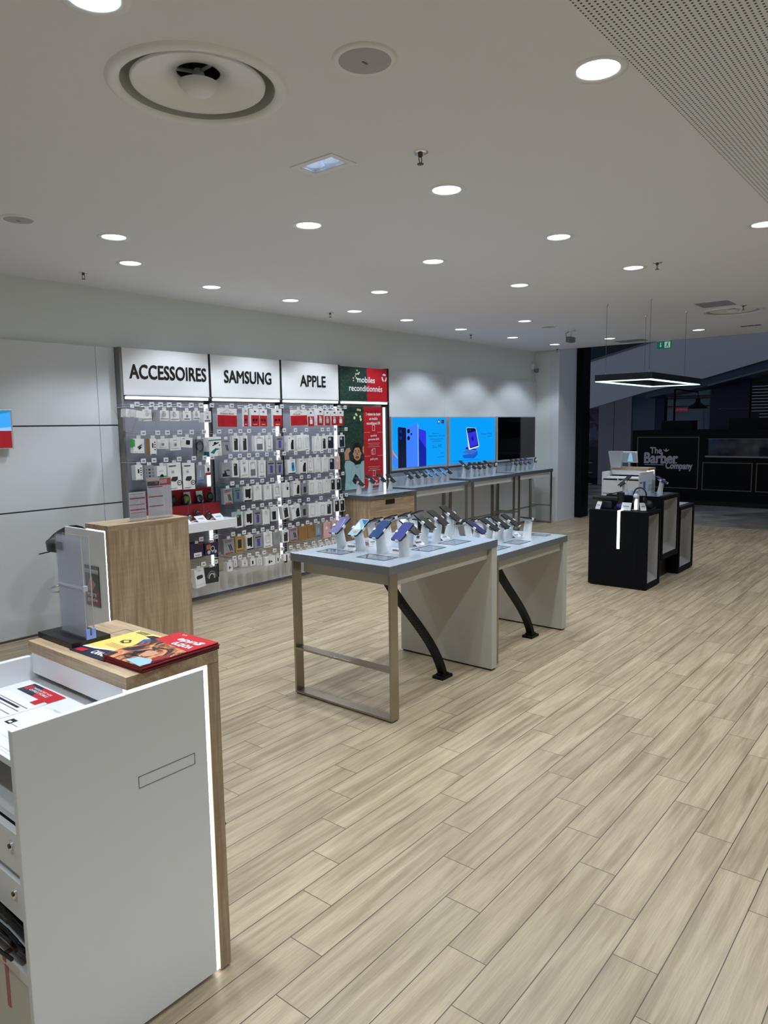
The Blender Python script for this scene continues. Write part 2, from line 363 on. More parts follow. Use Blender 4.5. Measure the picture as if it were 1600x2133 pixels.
for a, b in ((-2.5,0.4),(0.404,3.38),(3.384,3.56)):
    for z0, z1 in ((0.02,1.050),(1.062,1.748),(1.760,2.44)): m.box(a,6.005,z0,b,6.04,z1,PANEL)
m.box(-2.5,6.02,0.02,3.56,6.041,2.43,mat('groove_grey',(70,72,78),0.5))
struct(m.build('trim_1')) 
m = MB()
for a, b in ((7.40,8.76),(8.764,10.14),(10.144,11.60)):
    for z0, z1 in ((0.02,1.040),(1.050,1.750),(1.760,2.436)): m.box(a,6.005,z0,b,6.04,z1,PANEL)
m.box(7.40,6.02,0.02,11.60,6.041,2.43,mat('groove_grey',(70,72,78),0.5))
struct(m.build('trim_2'))
struct(MB().box(11.60,5.75,0,11.72,6.14,ZC+0.3,WALLP).box(11.60,5.58,0,12.30,5.75,4.2,PANEL).build('wall_end'))
struct(MB().box(12.30,5.46,0,12.62,5.62,4.2,MBLACK).build('trim_3'))
struct(MB().box(-2.6,-2.7,0,-2.5,6.14,3.2,WALLP).build('wall_back'))
struct(MB().box(-2.5,-2.7,0,11.62,-2.6,3.2,WALLP).build('wall_right'))
# ================================================================ CEILING FITTINGS
def downlight(x, y, label):
    t = thing('recessed_downlight', label, 'ceiling light', (x, y, ZC), 0, 'recessed ceiling downlights')
    MB().lathe([(0.074,0.0),(0.08,-0.004),(0.100,-0.004),(0.103,0.0)], (0,0,0), WHITE, 36, True).build('trim_ring', t)
    MB().lathe([(0.075,-0.001),(0.070,0.028),(0.060,0.05)], (0,0,0), mat('lamp_reflector',(240,246,250),0.25,0.3,emit=0.9,ec=(215,238,250),var=0), 32).build('reflector', t)
    MB().disc((0,0,0.05), 0.061, LEDS, 28, False).build('lamp_lens', t)
    lamp_at(0, 0, -0.012, lamp_power(y), parent=t)
    return t
d0 = None
DL_LABELS = ['round ceiling downlight cut off at the top left edge of the picture','large round downlight beside the perforated ceiling strip, near the top right',
 'lit downlight at the far left, above the white wall television','smaller downlight just right of and behind the leftmost one',
 'downlight above the header board of the leftmost accessory bay','downlight above the header board of the middle accessory bay','downlight above the header board of the right accessory bay',
 'downlight above the green and red poster bay','downlight above the left wall television showing three phones','downlight above the middle wall television','downlight nearest the white end wall, above a sprinkler',
 'downlight left of centre, between the round diffuser and the header boards','downlight behind the ones above the near table, right of the middle bay light','downlight over the near phone table, in line with the twin spot panel',
 'downlight right of the twin spot panel, below the near sprinkler','downlight at the upper right, far ahead of the large perforated-side one','downlight over the far phone table','downlight above the back wall counters, left of the small flat ceiling speaker',
 'downlight near the left cable of the square pendant','downlight near the right cable of the square pendant','downlight beside the far right sprinkler','downlight cut off by the right edge of the picture']
for (x, y), lb in zip(DOWNLIGHTS, DL_LABELS):
    if d0 is None:
        d0 = downlight(x, y, lb)
    else:
        r_ = dup(d0, (x, y, ZC), None, lb)
        for ch in r_.children:
            if ch.type == 'LIGHT': ch.data = ch.data.copy(); ch.data.energy = lamp_power(y)
# extra narrow spots added at downlights, brightening the two near counters and the tables
for x, y, tx, ty, k, dg in ((1.21,2.04,1.02,2.0,1.5,58),(3.13,4.98,3.0,4.9,0.55,50),(3.31,2.25,3.5,2.7,0.30,60),(3.3,3.27,3.5,3.0,0.30,60),(4.64,3.28,4.7,2.9,0.32,60),(4.62,2.24,4.9,2.8,0.32,60)):
    b_ = lamp_at(x, y, ZC-0.012, LAMP_W*k, deg=dg); b_.rotation_euler = Vector((0,0,-1)).rotation_difference(Vector((tx-x,ty-y,-1.95))).to_euler(); b_.data.spot_blend = 0.8
for x, y in OFF_LIGHTS: lamp_at(x, y, ZC-0.012, lamp_power(y))
def diffuser(x, y, r, label):
    t = thing('air_diffuser', label, 'air vent', (x, y, ZC))
    MB().lathe([(r-0.052,0.0),(r-0.046,-0.010),(r-0.02,-0.014),(r-0.008,-0.008),(r,0.0)], (0,0,0), WHITE, 56, True).build('outer_ring', t)
    dk = mat('duct_inside',(30,32,38),0.7)
    MB().lathe([(r-0.052,-0.002),(r-0.055,0.10),(r-0.16,0.14)], (0,0,0), mat('diffuser_inner_white',(205,205,200),0.45), 56, False).disc((0,0,0.14), r-0.15, dk, 40, False).build('throat', t)
    rr = r-0.085
    MB().lathe([(rr,0.012),(rr*0.99,0.004),(rr*0.95,0.006),(rr*0.62,0.026),(0.078,0.048),(0.078,0.056),(rr*0.62,0.034),(rr,0.012)], (0,0,0), WHITE, 56, True).build('dish', t)
    MB().lathe([(0.078,0.052),(0.078,0.11)],(0,0,0),dk,32).disc((0,0,0.11), 0.079, dk, 32, False).build('dark_opening', t)
    MB().lathe([(0.001,-0.024),(0.040,-0.024),(0.047,-0.020),(0.074,0.010),(0.062,0.016),(0.03,0.022),(0.016,0.06)], (0,0,0), WHITE, 40, True).build('hub_cone', t)
    m = MB()
    for k in range(3):
        q = 2*PI*k/3+0.5; m.tube([(0,0,0.052),(0.078*math.cos(q),0.078*math.sin(q),0.054)],0.007,mat('grey_strut',(150,152,156),0.5),6)
    m.build('spokes', t)
    return t
diffuser(*DIFF[0], 'large round white air diffuser near the camera, upper left'); diffuser(*DIFF[1], 'round air diffuser far off at the right, behind the square pendant')
def speaker(x, y, label, r=0.112):
    t = thing('ceiling_speaker', label, 'speaker', (x, y, ZC))
    MB().lathe([(r*0.80,-0.008),(r*0.84,-0.010),(r*0.97,-0.006),(r,0.0)], (0,0,0), WHITE, 48, True).build('rim', t)
    MB().lathe([(0.0005,-0.013),(r*0.4,-0.012),(r*0.8,-0.008)], (0,0,0), mat('speaker_mesh_grey',(176,174,182),0.7), 48, True).build('grille', t)
    m = MB().box(-0.012,-0.004,-0.0145,0.012,0.004,-0.012,mat('badge_grey',(90,90,95),0.4)); m.build('badge', t)
    return t
speaker(1.985,1.68,'round grey ceiling speaker between the big diffuser and the right downlight'); speaker(2.06,4.42,'ceiling speaker cut off by the left edge of the picture',0.10)
speaker(8.7,4.34,'small flat ceiling speaker far off, before the security camera',0.11)
def sprinkler(x, y, label):
    t = thing('fire_sprinkler', label, 'sprinkler', (x, y, ZC))
    MB().lathe([(0.010,-0.003),(0.018,-0.006),(0.034,-0.004),(0.036,0.0)], (0,0,0), CHROME, 24, True).build('cover_plate', t)
    b = mat('sprinkler_bronze',(96,84,74),0.35,0.8)
    MB().lathe([(0.011,0.0),(0.011,-0.018),(0.006,-0.02)], (0,0,0), b, 12, True).tube([(-0.008,0,-0.018),(-0.012,0,-0.032),(-0.003,0,-0.048)],0.0022,b,6).tube([(0.008,0,-0.018),(0.012,0,-0.032),(0.003,0,-0.048)],0.0022,b,6).build('frame', t)
    MB().lathe([(0.001,-0.051),(0.015,-0.052),(0.015,-0.049),(0.001,-0.048)], (0,0,0), b, 16).build('deflector', t)
    return t
s0 = sprinkler(2.79,2.04,'chrome fire sprinkler nearest the camera, right of the twin spot panel')
for x, y, l in ((3.06,5.54,'fire sprinkler at the far left, near the white wall'),(5.9,5.55,'small sprinkler between two lights above the right accessory bay'),(8.69,5.51,'sprinkler above the televisions, right of a small downlight'),
    (5.87,2.01,'sprinkler at the right, beside the far right downlight'),(8.66,2.03,'sprinkler in front of the far round air diffuser'),(11.43,5.54,'sprinkler in the far corner by the white end wall')): dup(s0, (x,y,ZC), None, l)
t = thing('twin_spot_panel', 'rectangular recessed ceiling light with two small spots', 'ceiling light', (2.61,2.48,ZC))
MB().box(-0.085,-0.135,-0.004,-0.055,0.135,0,WHITE).box(0.055,-0.135,-0.004,0.085,0.135,0,WHITE).box(-0.055,-0.135,-0.004,0.055,-0.105,0,WHITE).box(-0.055,0.105,-0.004,0.055,0.135,0,WHITE).build('frame', t)
MB().box(-0.056,-0.106,0.0,-0.052,0.106,0.07,WHITE).box(0.052,-0.106,0.0,0.056,0.106,0.07,WHITE).box(-0.052,-0.106,0.0,0.052,-0.102,0.07,WHITE).box(-0.052,0.102,0,0.052,0.106,0.07,WHITE).box(-0.056,-0.106,0.07,0.056,0.106,0.074,mat('lamp_box_blue_grey',(170,184,210),0.3,0.2)).build('housing', t)
for s in (-1,1):
    MB().lathe([(0.008,0.06),(0.03,0.045),(0.046,0.012)], (0,s*0.052,0), mat('lamp_reflector2',(200,215,235),0.2,0.5,emit=0.35,ec=(190,210,240),var=0), 24, True).disc((0,s*0.052,0.058),0.014,LEDS,16,False).build('spot', t)
for x0,y0,x1,y1,l in ((8.18,2.07,8.53,2.40,'grey square ceiling panel left of the far air diffuser'),(11.0,3.96,11.3,4.39,'faint grey access panel in the ceiling near the exit sign')):
    tag(MB().box(x0,y0,ZC-0.004,x1,y1,ZC+0.001,mat('grey_ceiling_panel',(150,152,160),0.6)).build('ceiling_access_panel', None, ((x0+x1)/2,(y0+y1)/2,ZC)), l, 'ceiling panel')
t = thing('linear_air_vent', 'dark slotted air vent in the ceiling at the far right', 'air vent', (10.58,2.38,ZC))
for k in range(3): MB().box(-0.035,-0.125+k*0.085,-0.003,0.035,-0.05+k*0.085,0.0,BLACK).build('slot', t)
t = thing('security_camera', 'small grey security camera hanging from the ceiling, left of the pendant', 'security camera', (9.28,4.3,ZC))
MB().lathe([(0.001,-0.012),(0.045,-0.012),(0.05,0)], (0,0,0), WHITE, 20, True).tube([(0,0,-0.01),(0,0,-0.10)],0.012,WHITE,10).build('mount', t)
MB().box(-0.09,-0.035,-0.16,0.07,0.035,-0.09,mat('camera_grey',(120,122,130),0.4)).lathe([(0.001,0),(0.028,0)],(-0.02,0,-0.162),BLACK,12,True).build('body', t, bevel=0.008)
MB().tube([(0.02,0.03,-0.005),(0.05,0.10,-0.03),(0.06,0.09,-0.10),(0.04,0.03,-0.12)],0.004,BLACK,6).build('cable', t)
t = thing('dome_camera', 'small white surveillance camera on the wall in the far corner', 'security camera', (11.5,5.99,2.69))
MB().box(-0.04,0,-0.05,0.04,0.06,0.05,WHITE).build('bracket', t, bevel=0.006); MB().lathe([(0.001,-0.11),(0.03,-0.10),(0.042,-0.07),(0.042,-0.04),(0.001,-0.04)], (0,-0.03,0), mat('camera_grey',(120,122,130),0.4), 16).build('dome', t)
t = thing('exit_sign', 'green and white emergency exit sign with arrow and running figure', 'exit sign', (11.49,3.79,ZC))
GR = em('exit_green',(14,86,68),0.9); WG = em('exit_white',(150,185,180),0.8)
m = MB().box(-0.012,-0.11,-0.125,0.012,0.11,-0.012,GR)
o_ = (-0.012,0.11,-0.125); xd_, ud_ = (0,-1,0), ZD
quad_on(m,o_,xd_,ud_,0.118,0.012,0.085,0.09,WG)
shape_on(m,o_,xd_,ud_,[(0.04,0.05),(0.06,0.022),(0.08,0.05),(0.066,0.046),(0.066,0.095),(0.054,0.095),(0.054,0.046)],WG)
shape_on(m,o_,xd_,ud_,ell(0.172,0.088,0.008,0.008,10),GR,0.002)
shape_on(m,o_,xd_,ud_,[(0.150,0.078),(0.176,0.078),(0.170,0.05),(0.186,0.02),(0.178,0.016),(0.160,0.045),(0.146,0.02),(0.132,0.024),(0.150,0.052)],GR,0.002)
m.build('sign_box', t); MB().box(-0.03,-0.10,-0.012,0.03,0.10,0.0,WHITE).build('mount', t)
# square LED pendant
t = thing('pendant_light', 'black square LED frame pendant hung on four thin cables', 'pendant light', (8.25,2.86,2.14))
BB = mat('pendant_black',(30,40,46),0.4)
a, b_, w_, h_ = 0.83, 0.30, 0.062, 0.075
m = MB().box(-a,-b_,0.008,-a+w_,b_,h_,BB).box(a-w_,-b_,0.008,a,b_,h_,BB).box(-a+w_,-b_,0.008,a-w_,-b_+w_,h_,BB).box(-a+w_,b_-w_,0.008,a-w_,b_,h_,BB); m.build('frame', t)
PL = mat('pendant_led',(215,245,250),0.4,emit=2.6,var=0)
m = MB().box(-a+.004,-b_+.004,0,-a+w_-.004,b_-.004,0.008,PL).box(a-w_+.004,-b_+.004,0,a-.004,b_-.004,0.008,PL).box(-a+w_,-b_+.004,0,a-w_,-b_+w_-.004,0.008,PL).box(-a+w_,b_-w_+.004,0,a-w_,b_-.004,0.008,PL); m.build('led_diffuser', t)
for x, y in ((7.51,3.08),(8.64,3.07),(7.51,2.62),(8.66,2.62)):
    MB().tube([(x-8.25,y-2.86,h_),(x-8.25,y-2.86,ZC-2.14-0.012)],0.0022,mat('cable_grey',(120,122,126),0.4,0.5),6).lathe([(0.009,ZC-2.14-0.02),(0.014,ZC-2.14)],(x-8.25,y-2.86,0),CHROME,12,True).lathe([(0.006,h_),(0.006,h_+0.03)],(x-8.25,y-2.86,0),CHROME,10).build('suspension_cable', t)
# ================================================================ ACCESSORY WALL
YB = 5.985     # face of the back boards
BAYX = [3.585, 4.545, 5.495, 6.435, 7.365]
BAYN = ['left', 'middle', 'right']
TAGM = pm('label_white')
def bay_body(t, i, x0, x1):
    if i == 0: MB().box(x0-0.022,5.93,0.0,x0,6.04,2.445,GREYD).build('side_panel', t, world=True, bevel=0.002)
    if i < 3: MB().box(x0,YB,0.25,x1-0.05,6.035,1.99,GREYP).build('back_board', t, world=True)
    m = MB().box(x1-0.040,5.965,0.20,x1-0.016 if i < 3 else x1-0.026,6.0,1.95,LEDT); m.build('vertical_led_tube', t, world=True)
    MB().box(x1-0.019,5.918,0.20,x1-0.001,6.03,2.442,BLACK).build('divider_post', t, world=True)
    MB().box(x0+0.01,5.915,2.010,x1-0.012,6.0,2.021,ALU).box(x0+0.01,5.93,1.985,x1-0.012,6.0,2.010,ALU).build('light_rail', t, world=True)
    MB().box(x0+0.02,5.905,1.988,x1-0.055,5.93,2.009,LED).build('horizontal_led_tube', t, world=True)
bays = []
for i in range(3):
    x0, x1 = BAYX[i], BAYX[i+1]
    t = thing('display_bay', ['grey wall display bay headed ACCESSOIRES at the left of the product wall','middle wall display bay, between the two other header boards','right wall display bay, next to the green and red poster'][i], 'display rack', (x0, 5.95, 0))
    bays.append(t); bay_body(t, i, x0, x1)
    hb = MB().box(x0+0.003,5.925,2.022,x1-0.021,6.02,2.44,WHITE).build('header_board', t, world=True, bevel=0.002)
    tx = [('ACCESSOIRES',3.655,4.490,2.172,0.125),('SAMSUNG',4.715,5.345,2.172,0.123),('APPLE',5.78,6.19,2.170,0.122)][i]
    m = MB(); add_text(m, tx[0], (tx[1],5.925,tx[3]), XD, ZD, tx[2]-tx[1], tx[4], BLACK, 0.003, 0.032)
    o = m.build('lettering', hb, world=False); o.location = -t.location
    MB().box(x0+0.004,5.972,0.246,x1-0.05,5.985,0.44,mat('lower_panel_cream',(222,218,208),0.45)).build('lower_panel', t, world=True)
    MB().box(x0,5.955,0.03,x1-0.001,6.03,0.245,WHITE).box(x0,5.965,0.0,x1-0.001,6.03,0.03,mat('kick_blue_grey',(110,118,138),0.5)).build('plinth', t, world=True, bevel=0.002)
# panel of the left bay's lower part, hooks for every product
HZ = [1.912, 1.662, 1.418, 1.150, 0.897, 0.645, 0.402]
def hook(t, x, z, zi):
    m = MB().tube([(x-0.006,5.985,z),(x-0.006,5.665,z+0.004)],0.0026,CHROME,6).tube([(x+0.008,5.985,z+0.022),(x+0.008,5.662,z+0.024)],0.0018,CHROME,6)
    h = m.build('product_hook', t, world=True)
    m = MB().box(x-0.012,5.658,z+0.0,x+0.036,5.661,z+0.040,TAGM); quad_on(m,(x-0.012,5.658,z),XD,ZD,0.012,0.014,0.026,0.010,pm('mid_grey'))
    g = m.build('price_tag', h); me = g.data
    for v in me.vertices: v.co -= t.location
# ---- products
ORD = ['first','second','third','fourth','fifth','sixth','seventh','eighth','ninth','tenth']
def C(n): return pm(n)
DESC = {}
def product(b, rw, x0, x1, z1, z0, ds, label):
    w, h = x1-x0, z1-z0; hh = h-0.012
    dep = {'dark':0.05,'halfdark':0.055,'charger':0.09,'purplebox':0.14,'camerabox':0.10,'speaker':0.10,'whitebar':0.07,'icon':0.075,'outline2':0.07,'rwtext':0.004,'redwhite':0.025,'redpods':0.05,'earbud':0.06,'teal':0.10,'pouch':0.07,
        'navycase':0.02,'blackcase':0.02,'cablebox':0.06,'multi':0.035,'gold':0.07,'brown':0.09,'headband':0.06,'charcable':0.05}.get(ds, 0.045)
    Y = 5.72; rnd = random.Random(int(x0*1000)+rw*77)
    base = {'pouch':'white_card','greyplain':'grey_card','greypen':'grey_card','neck':'mid_grey','icons':'grey_card','bluepen':'grey_card','purple':'grey_card','redpen':'grey_card','blackprint':'grey_card','greydark':'grey_card',
        'gold':'gold_kraft','brown':'kraft','purplebox':'purple_card','camerabox':'purple_card','pink':'pink_card','navycase':'white_card','charcable':'dark_window'}.get(ds, 'white_card')
    B = C(base); o = (x0, Y, z0)
    m = MB()
    body = MB().box(x0, Y, z0, x1, Y+dep, z0+hh, B)
    if ds == 'pouch':
        body = MB().box(x0,Y,z0,x1-0.03,Y+dep,z0+hh*0.8,B).box(x0+0.03,Y-0.03,z0+0.005,x1,Y-0.004,z0+hh*0.75,B).box(x0+0.06,Y-0.06,z0+0.0,x1+0.01,Y-0.035,z0+hh*0.7,B)
    if ds in ('whitebar','icon') and rw == 0:    # brown card tops
        body.box(x0, Y+0.002, z0+hh-0.012, x1, Y+dep, z0+hh+0.001, C('kraft'))
    if ds == 'redwhite' or ds == 'rwtext' or ds == 'redpods':
        quad_on(body,o,XD,ZD,0,0,w,hh*0.63,RED); 
        if ds == 'rwtext': add_text(body, 'Galaxy Buds' if b == 1 else 'Airpods', (x0+w*0.14,Y,z0+hh*0.66), XD, ZD, w*0.72 if b==1 else w*0.45, hh*0.10, RED, 0.0012, 0.02); shape_on(body,o,XD,ZD,[(w*0.25,hh*0.8),(w*0.5,hh*0.95),(w*0.75,hh*0.8),(w*0.7,hh*0.79),(w*0.5,hh*0.92),(w*0.3,hh*0.79)],C('pale_grey'))
        if ds == 'redwhite':
            for c_ in (0.3,0.68): shape_on(body,o,XD,ZD,ell(w*c_,hh*0.36,w*0.13,hh*0.07,10),C('ink'),0.0016)
            quad_on(body,o,XD,ZD,w*0.25,hh*0.1,w*0.5,hh*0.03,C('white_card'),0.0016); shape_on(body,o,XD,ZD,ell(w*0.5,hh*0.85,w*0.15,hh*0.03,8),C('ink'),0.0016)
        if ds == 'redpods':
            shape_on(body,o,XD,ZD,rrect(w*0.28,hh*0.14,w*0.46,hh*0.30,w*0.12),C('white_card'),0.0016); shape_on(body,o,XD,ZD,ell(w*0.42,hh*0.52,w*0.1,hh*0.08,8),C('white_card'),0.0016); shape_on(body,o,XD,ZD,ell(w*0.66,hh*0.5,w*0.07,hh*0.06,8),C('pale_grey'),0.0016)
            shape_on(body,o,XD,ZD,ell(w*0.5,hh*0.85,w*0.18,hh*0.04,8),C('ink'),0.0016)
    elif ds in ('dark','blackphone','half','halfdark','blacktop','outline','outline2','navycase','blackcase','white','whitebar'):
        if ds in ('dark',): shape_on(body,o,XD,ZD,rrect(w*0.22,hh*0.10,w*0.58,hh*0.72,w*0.06),C('dark_window')); quad_on(body,o,XD,ZD,w*0.30,hh*0.68,w*0.12,hh*0.10,C('white_card'),0.0018)
        if ds == 'blackphone': shape_on(body,o,XD,ZD,rrect(w*0.15,hh*0.1,w*0.55,hh*0.6,w*0.06),C('ink')); frame_on(body,o,XD,ZD,w*0.08,hh*0.06,w*0.84,hh*0.84,0.002,C('pale_grey'))
        if ds == 'half': frame_on(body,o,XD,ZD,w*0.2,hh*0.12,w*0.62,hh*0.74,0.0025,C('ink')); quad_on(body,o,XD,ZD,w*0.2,hh*0.12,w*0.62,hh*0.36,C('navy' if rnd.random()<.5 else 'mid_grey'),0.0016)
        if ds == 'halfdark': shape_on(body,o,XD,ZD,[(w*0.45,hh*0.14),(w*0.85,hh*0.14),(w*0.85,hh*0.74),(w*0.62,hh*0.74),(w*0.45,hh*0.5)],C('ink')); quad_on(body,o,XD,ZD,w*0.08,0.003,w*0.8,hh*0.05,C('ink')); quad_on(body,o,XD,ZD,w*0.1,hh*0.82,w*0.25,hh*0.05,C('mid_grey'))
        if ds == 'blacktop': shape_on(body,o,XD,ZD,rrect(w*0.55,hh*0.5,w*0.25,hh*0.2,w*0.05),C('ink'))
        if ds == 'outline': frame_on(body,o,XD,ZD,w*0.22,hh*0.30,w*0.5,hh*0.5,0.003,C('mid_grey')); quad_on(body,o,XD,ZD,w*0.1,hh*0.07,w*0.7,hh*0.03,C('ink'))
        if ds == 'outline2':
            body.box(x0+w*0.52,Y-0.03,z0+0.002,x1,Y-0.001,z0+hh*0.98,B); frame_on(body,o,XD,ZD,w*0.10,hh*0.16,w*0.28,hh*0.66,0.004,C('grey_card'))
            frame_on(body,(x0,Y-0.03,z0),XD,ZD,w*0.64,hh*0.2,w*0.24,hh*0.62,0.004,C('grey_card')); quad_on(body,(x0,Y-0.03,z0),XD,ZD,w*0.58,hh*0.05,w*0.3,hh*0.03,C('ink'))
        if ds in ('navycase','blackcase'):
            shape_on(body,o,XD,ZD,rrect(w*0.09,hh*0.05,w*0.82,hh*0.84,w*0.13),C('navy' if ds=='navycase' else 'ink')); shape_on(body,o,XD,ZD,rrect(w*0.18,hh*0.62,w*0.36,hh*0.2,w*0.08),C('pale_grey'),0.0018); shape_on(body,o,XD,ZD,ell(w*0.5,hh*0.2,w*0.13,w*0.13,12),C('dark_window'),0.0018)
        if ds == 'white': frame_on(body,o,XD,ZD,w*0.3,hh*0.2,w*0.42,hh*0.58,0.002,C('pale_grey')); quad_on(body,o,XD,ZD,w*0.08,0.003,w*0.84,hh*0.03,C('ink')); quad_on(body,o,XD,ZD,w*0.4,hh*0.86,w*0.2,hh*0.03,C('mid_grey'))
        if ds == 'whitebar': quad_on(body,o,XD,ZD,0.004,hh*0.14,w-0.008,hh*0.07,C('mid_grey')); shape_on(body,o,XD,ZD,ell(w*0.5,hh*0.6,w*0.22,hh*0.2,12),C('pale_grey')); quad_on(body,o,XD,ZD,w*0.3,hh*0.86,w*0.3,hh*0.03,C('ink'))
    elif ds == 'purple': shape_on(body,o,XD,ZD,rrect(w*0.34,hh*0.18,w*0.34,hh*0.5,w*0.03),C('purple_ink')); quad_on(body,o,XD,ZD,w*0.12,hh*0.76,w*0.7,hh*0.07,C('dark_window')); quad_on(body,o,XD,ZD,w*0.05,hh*0.05,w*0.9,hh*0.02,C('ink'))
    elif ds in ('redpen','greypen','greydark','bluepen','blackprint'):
        if ds == 'redpen': quad_on(body,o,XD,ZD,w*0.1,hh*0.78,w*0.7,hh*0.04,RED); quad_on(body,o,XD,ZD,w*0.1,0.002,w*0.75,hh*0.07,RED)
        if ds == 'bluepen': quad_on(body,o,XD,ZD,w*0.05,hh*0.05,w*0.9,hh*0.12,C('blue_ink')); quad_on(body,o,XD,ZD,w*0.35,hh*0.3,w*0.25,hh*0.4,C('light_blue'))
        if ds == 'greydark': shape_on(body,o,XD,ZD,rrect(w*0.3,hh*0.2,w*0.45,hh*0.5,w*0.05),C('dark_window')); quad_on(body,o,XD,ZD,w*0.05,hh*0.04,w*0.9,hh*0.04,C('ink'))
        if ds == 'blackprint': shape_on(body,o,XD,ZD,[(w*0.05,hh*0.08),(w*0.9,hh*0.08),(w*0.9,hh*0.14),(w*0.6,hh*0.16),(w*0.4,hh*0.5),(w*0.28,hh*0.5),(w*0.3,hh*0.3),(w*0.05,hh*0.3)],C('ink')); quad_on(body,o,XD,ZD,w*0.5,hh*0.45,w*0.4,hh*0.07,C('ink'))
        if ds in ('redpen','greypen'):
            for q in (0,0.16): shape_on(body,o,XD,ZD,[(w*(0.58+q),hh*0.2),(w*(0.68+q),hh*0.2),(w*(0.52+q),hh*0.62),(w*(0.42+q),hh*0.62)],C('ink' if q else 'dark_window'))
            quad_on(body,o,XD,ZD,w*0.1,hh*0.88,w*0.8,hh*0.03,C('dark_window'))
    elif ds == 'multi': shape_on(body,o,XD,ZD,[(w*0.14,hh*0.30),(w*0.3,hh*0.24),(w*0.5,hh*0.30),(w*0.62,hh*0.16),(w*0.84,hh*0.2),(w*0.88,hh*0.86),(w*0.5,hh*0.80),(w*0.14,hh*0.84)],C('ink')); quad_on(body,o,XD,ZD,0,0,w,hh*0.08,C('navy')); quad_on(body,o,XD,ZD,w*0.42,hh*0.4,w*0.03,hh*0.36,C('brown_ink'),0.0018)
    elif ds == 'gold': shape_on(body,o,XD,ZD,rrect(w*0.28,hh*0.26,w*0.44,hh*0.54,w*0.05),C('dark_window')); frame_on(body,o,XD,ZD,w*0.2,hh*0.18,w*0.6,hh*0.7,0.003,C('beige')); quad_on(body,o,XD,ZD,w*0.1,hh*0.08,w*0.8,hh*0.03,C('brown_ink'))
    elif ds == 'brown':
        for q in range(5): quad_on(body,o,XD,ZD,w*(0.1+0.18*q),0,w*0.02,hh,C('brown_ink'))
    elif ds == 'pink': shape_on(body,o,XD,ZD,rrect(w*0.2,hh*0.1,w*0.6,hh*0.7,w*0.1),mat('pink_case',(236,178,184),0.4)); shape_on(body,o,XD,ZD,rrect(w*0.26,hh*0.55,w*0.26,hh*0.2,w*0.06),C('white_card'),0.0018)
    elif ds == 'green': quad_on(body,o,XD,ZD,-0.001,hh*0.45,w*0.16,hh*0.5,C('green_ink')); body.box(x0-0.004,Y+0.001,z0+hh*0.4,x0-0.0005,Y+dep,z0+hh*0.98,C('green_ink')); shape_on(body,o,XD,ZD,[(w*0.35,hh*0.42),(w*0.75,hh*0.62),(w*0.8,hh*0.56),(w*0.42,hh*0.36)],C('ink')); shape_on(body,o,XD,ZD,ell(w*0.6,hh*0.36,w*0.17,hh*0.07,12,0.6),C('ink')); [quad_on(body,o,XD,ZD,w*(0.12+q*0.22),hh*0.06,w*0.08,hh*0.08,C('pale_grey')) for q in range(4)]
    elif ds == 'cablebox': body.box(x0-0.001,Y+0.001,z0,x0-0.0002,Y+dep,z0+hh,C('kraft' if rw==1 else 'pale_grey')); quad_on(body,o,XD,ZD,w*0.3,hh*0.45,w*0.22,hh*0.28,C('ink')); [quad_on(body,o,XD,ZD,w*0.66,hh*(0.3+q*0.15),w*0.2,hh*0.07,C('ink')) for q in range(4)]; quad_on(body,o,XD,ZD,w*0.1,0.002,w*0.8,hh*0.05,C('ink' if rw==1 else 'pale_grey'))
    elif ds == 'icon': shape_on(body,o,XD,ZD,rrect(w*0.34,hh*0.3,w*0.3,hh*0.35,w*0.08),C('pale_grey')); shape_on(body,o,XD,ZD,rrect(w*0.42,hh*0.36,w*0.16,hh*0.2,w*0.04),C('mid_grey'),0.0016); quad_on(body,o,XD,ZD,w*0.1,hh*0.12,w*0.75,hh*0.07,C('ink' if rw==0 else 'pale_grey')); quad_on(body,o,XD,ZD,w*0.3,hh*0.82,w*0.35,hh*0.03,C('mid_grey'))
    elif ds == 'icons':
        for q in range(3):
            quad_on(body,o,XD,ZD,w*0.40,hh*(0.2+q*0.22),w*0.2,hh*0.12,C('dark_window')); quad_on(body,o,XD,ZD,w*0.12,hh*(0.24+q*0.22),w*0.1,hh*0.05,C('dark_window')); quad_on(body,o,XD,ZD,w*0.78,hh*(0.24+q*0.22),w*0.1,hh*0.05,C('dark_window'))
    elif ds == 'greenlow': quad_on(body,o,XD,ZD,0,0,w,hh*0.3,C('green_ink')); shape_on(body,o,XD,ZD,ell(w*0.5,hh*0.25,w*0.2,hh*0.18,12),C('ink'),0.0016); quad_on(body,o,XD,ZD,w*0.2,hh*0.6,w*0.5,hh*0.08,C('pale_grey'))
    elif ds == 'charger':
        body.box(x1-0.008,Y-0.0015,z0,x1,Y-0.0002,z0+hh,C('ink')); shape_on(body,o,XD,ZD,[(w*0.18,hh*0.40),(w*0.30,hh*0.50),(w*0.68,hh*0.50),(w*0.66,hh*0.38),(w*0.5,hh*0.32),(w*0.2,hh*0.34)],C('dark_window')); shape_on(body,o,XD,ZD,rrect(w*0.24,hh*0.62,w*0.22,hh*0.13,0.01),C('pale_grey')); shape_on(body,o,XD,ZD,ell(w*0.35,hh*0.68,w*0.04,w*0.04,8),C('mid_grey'),0.0018)
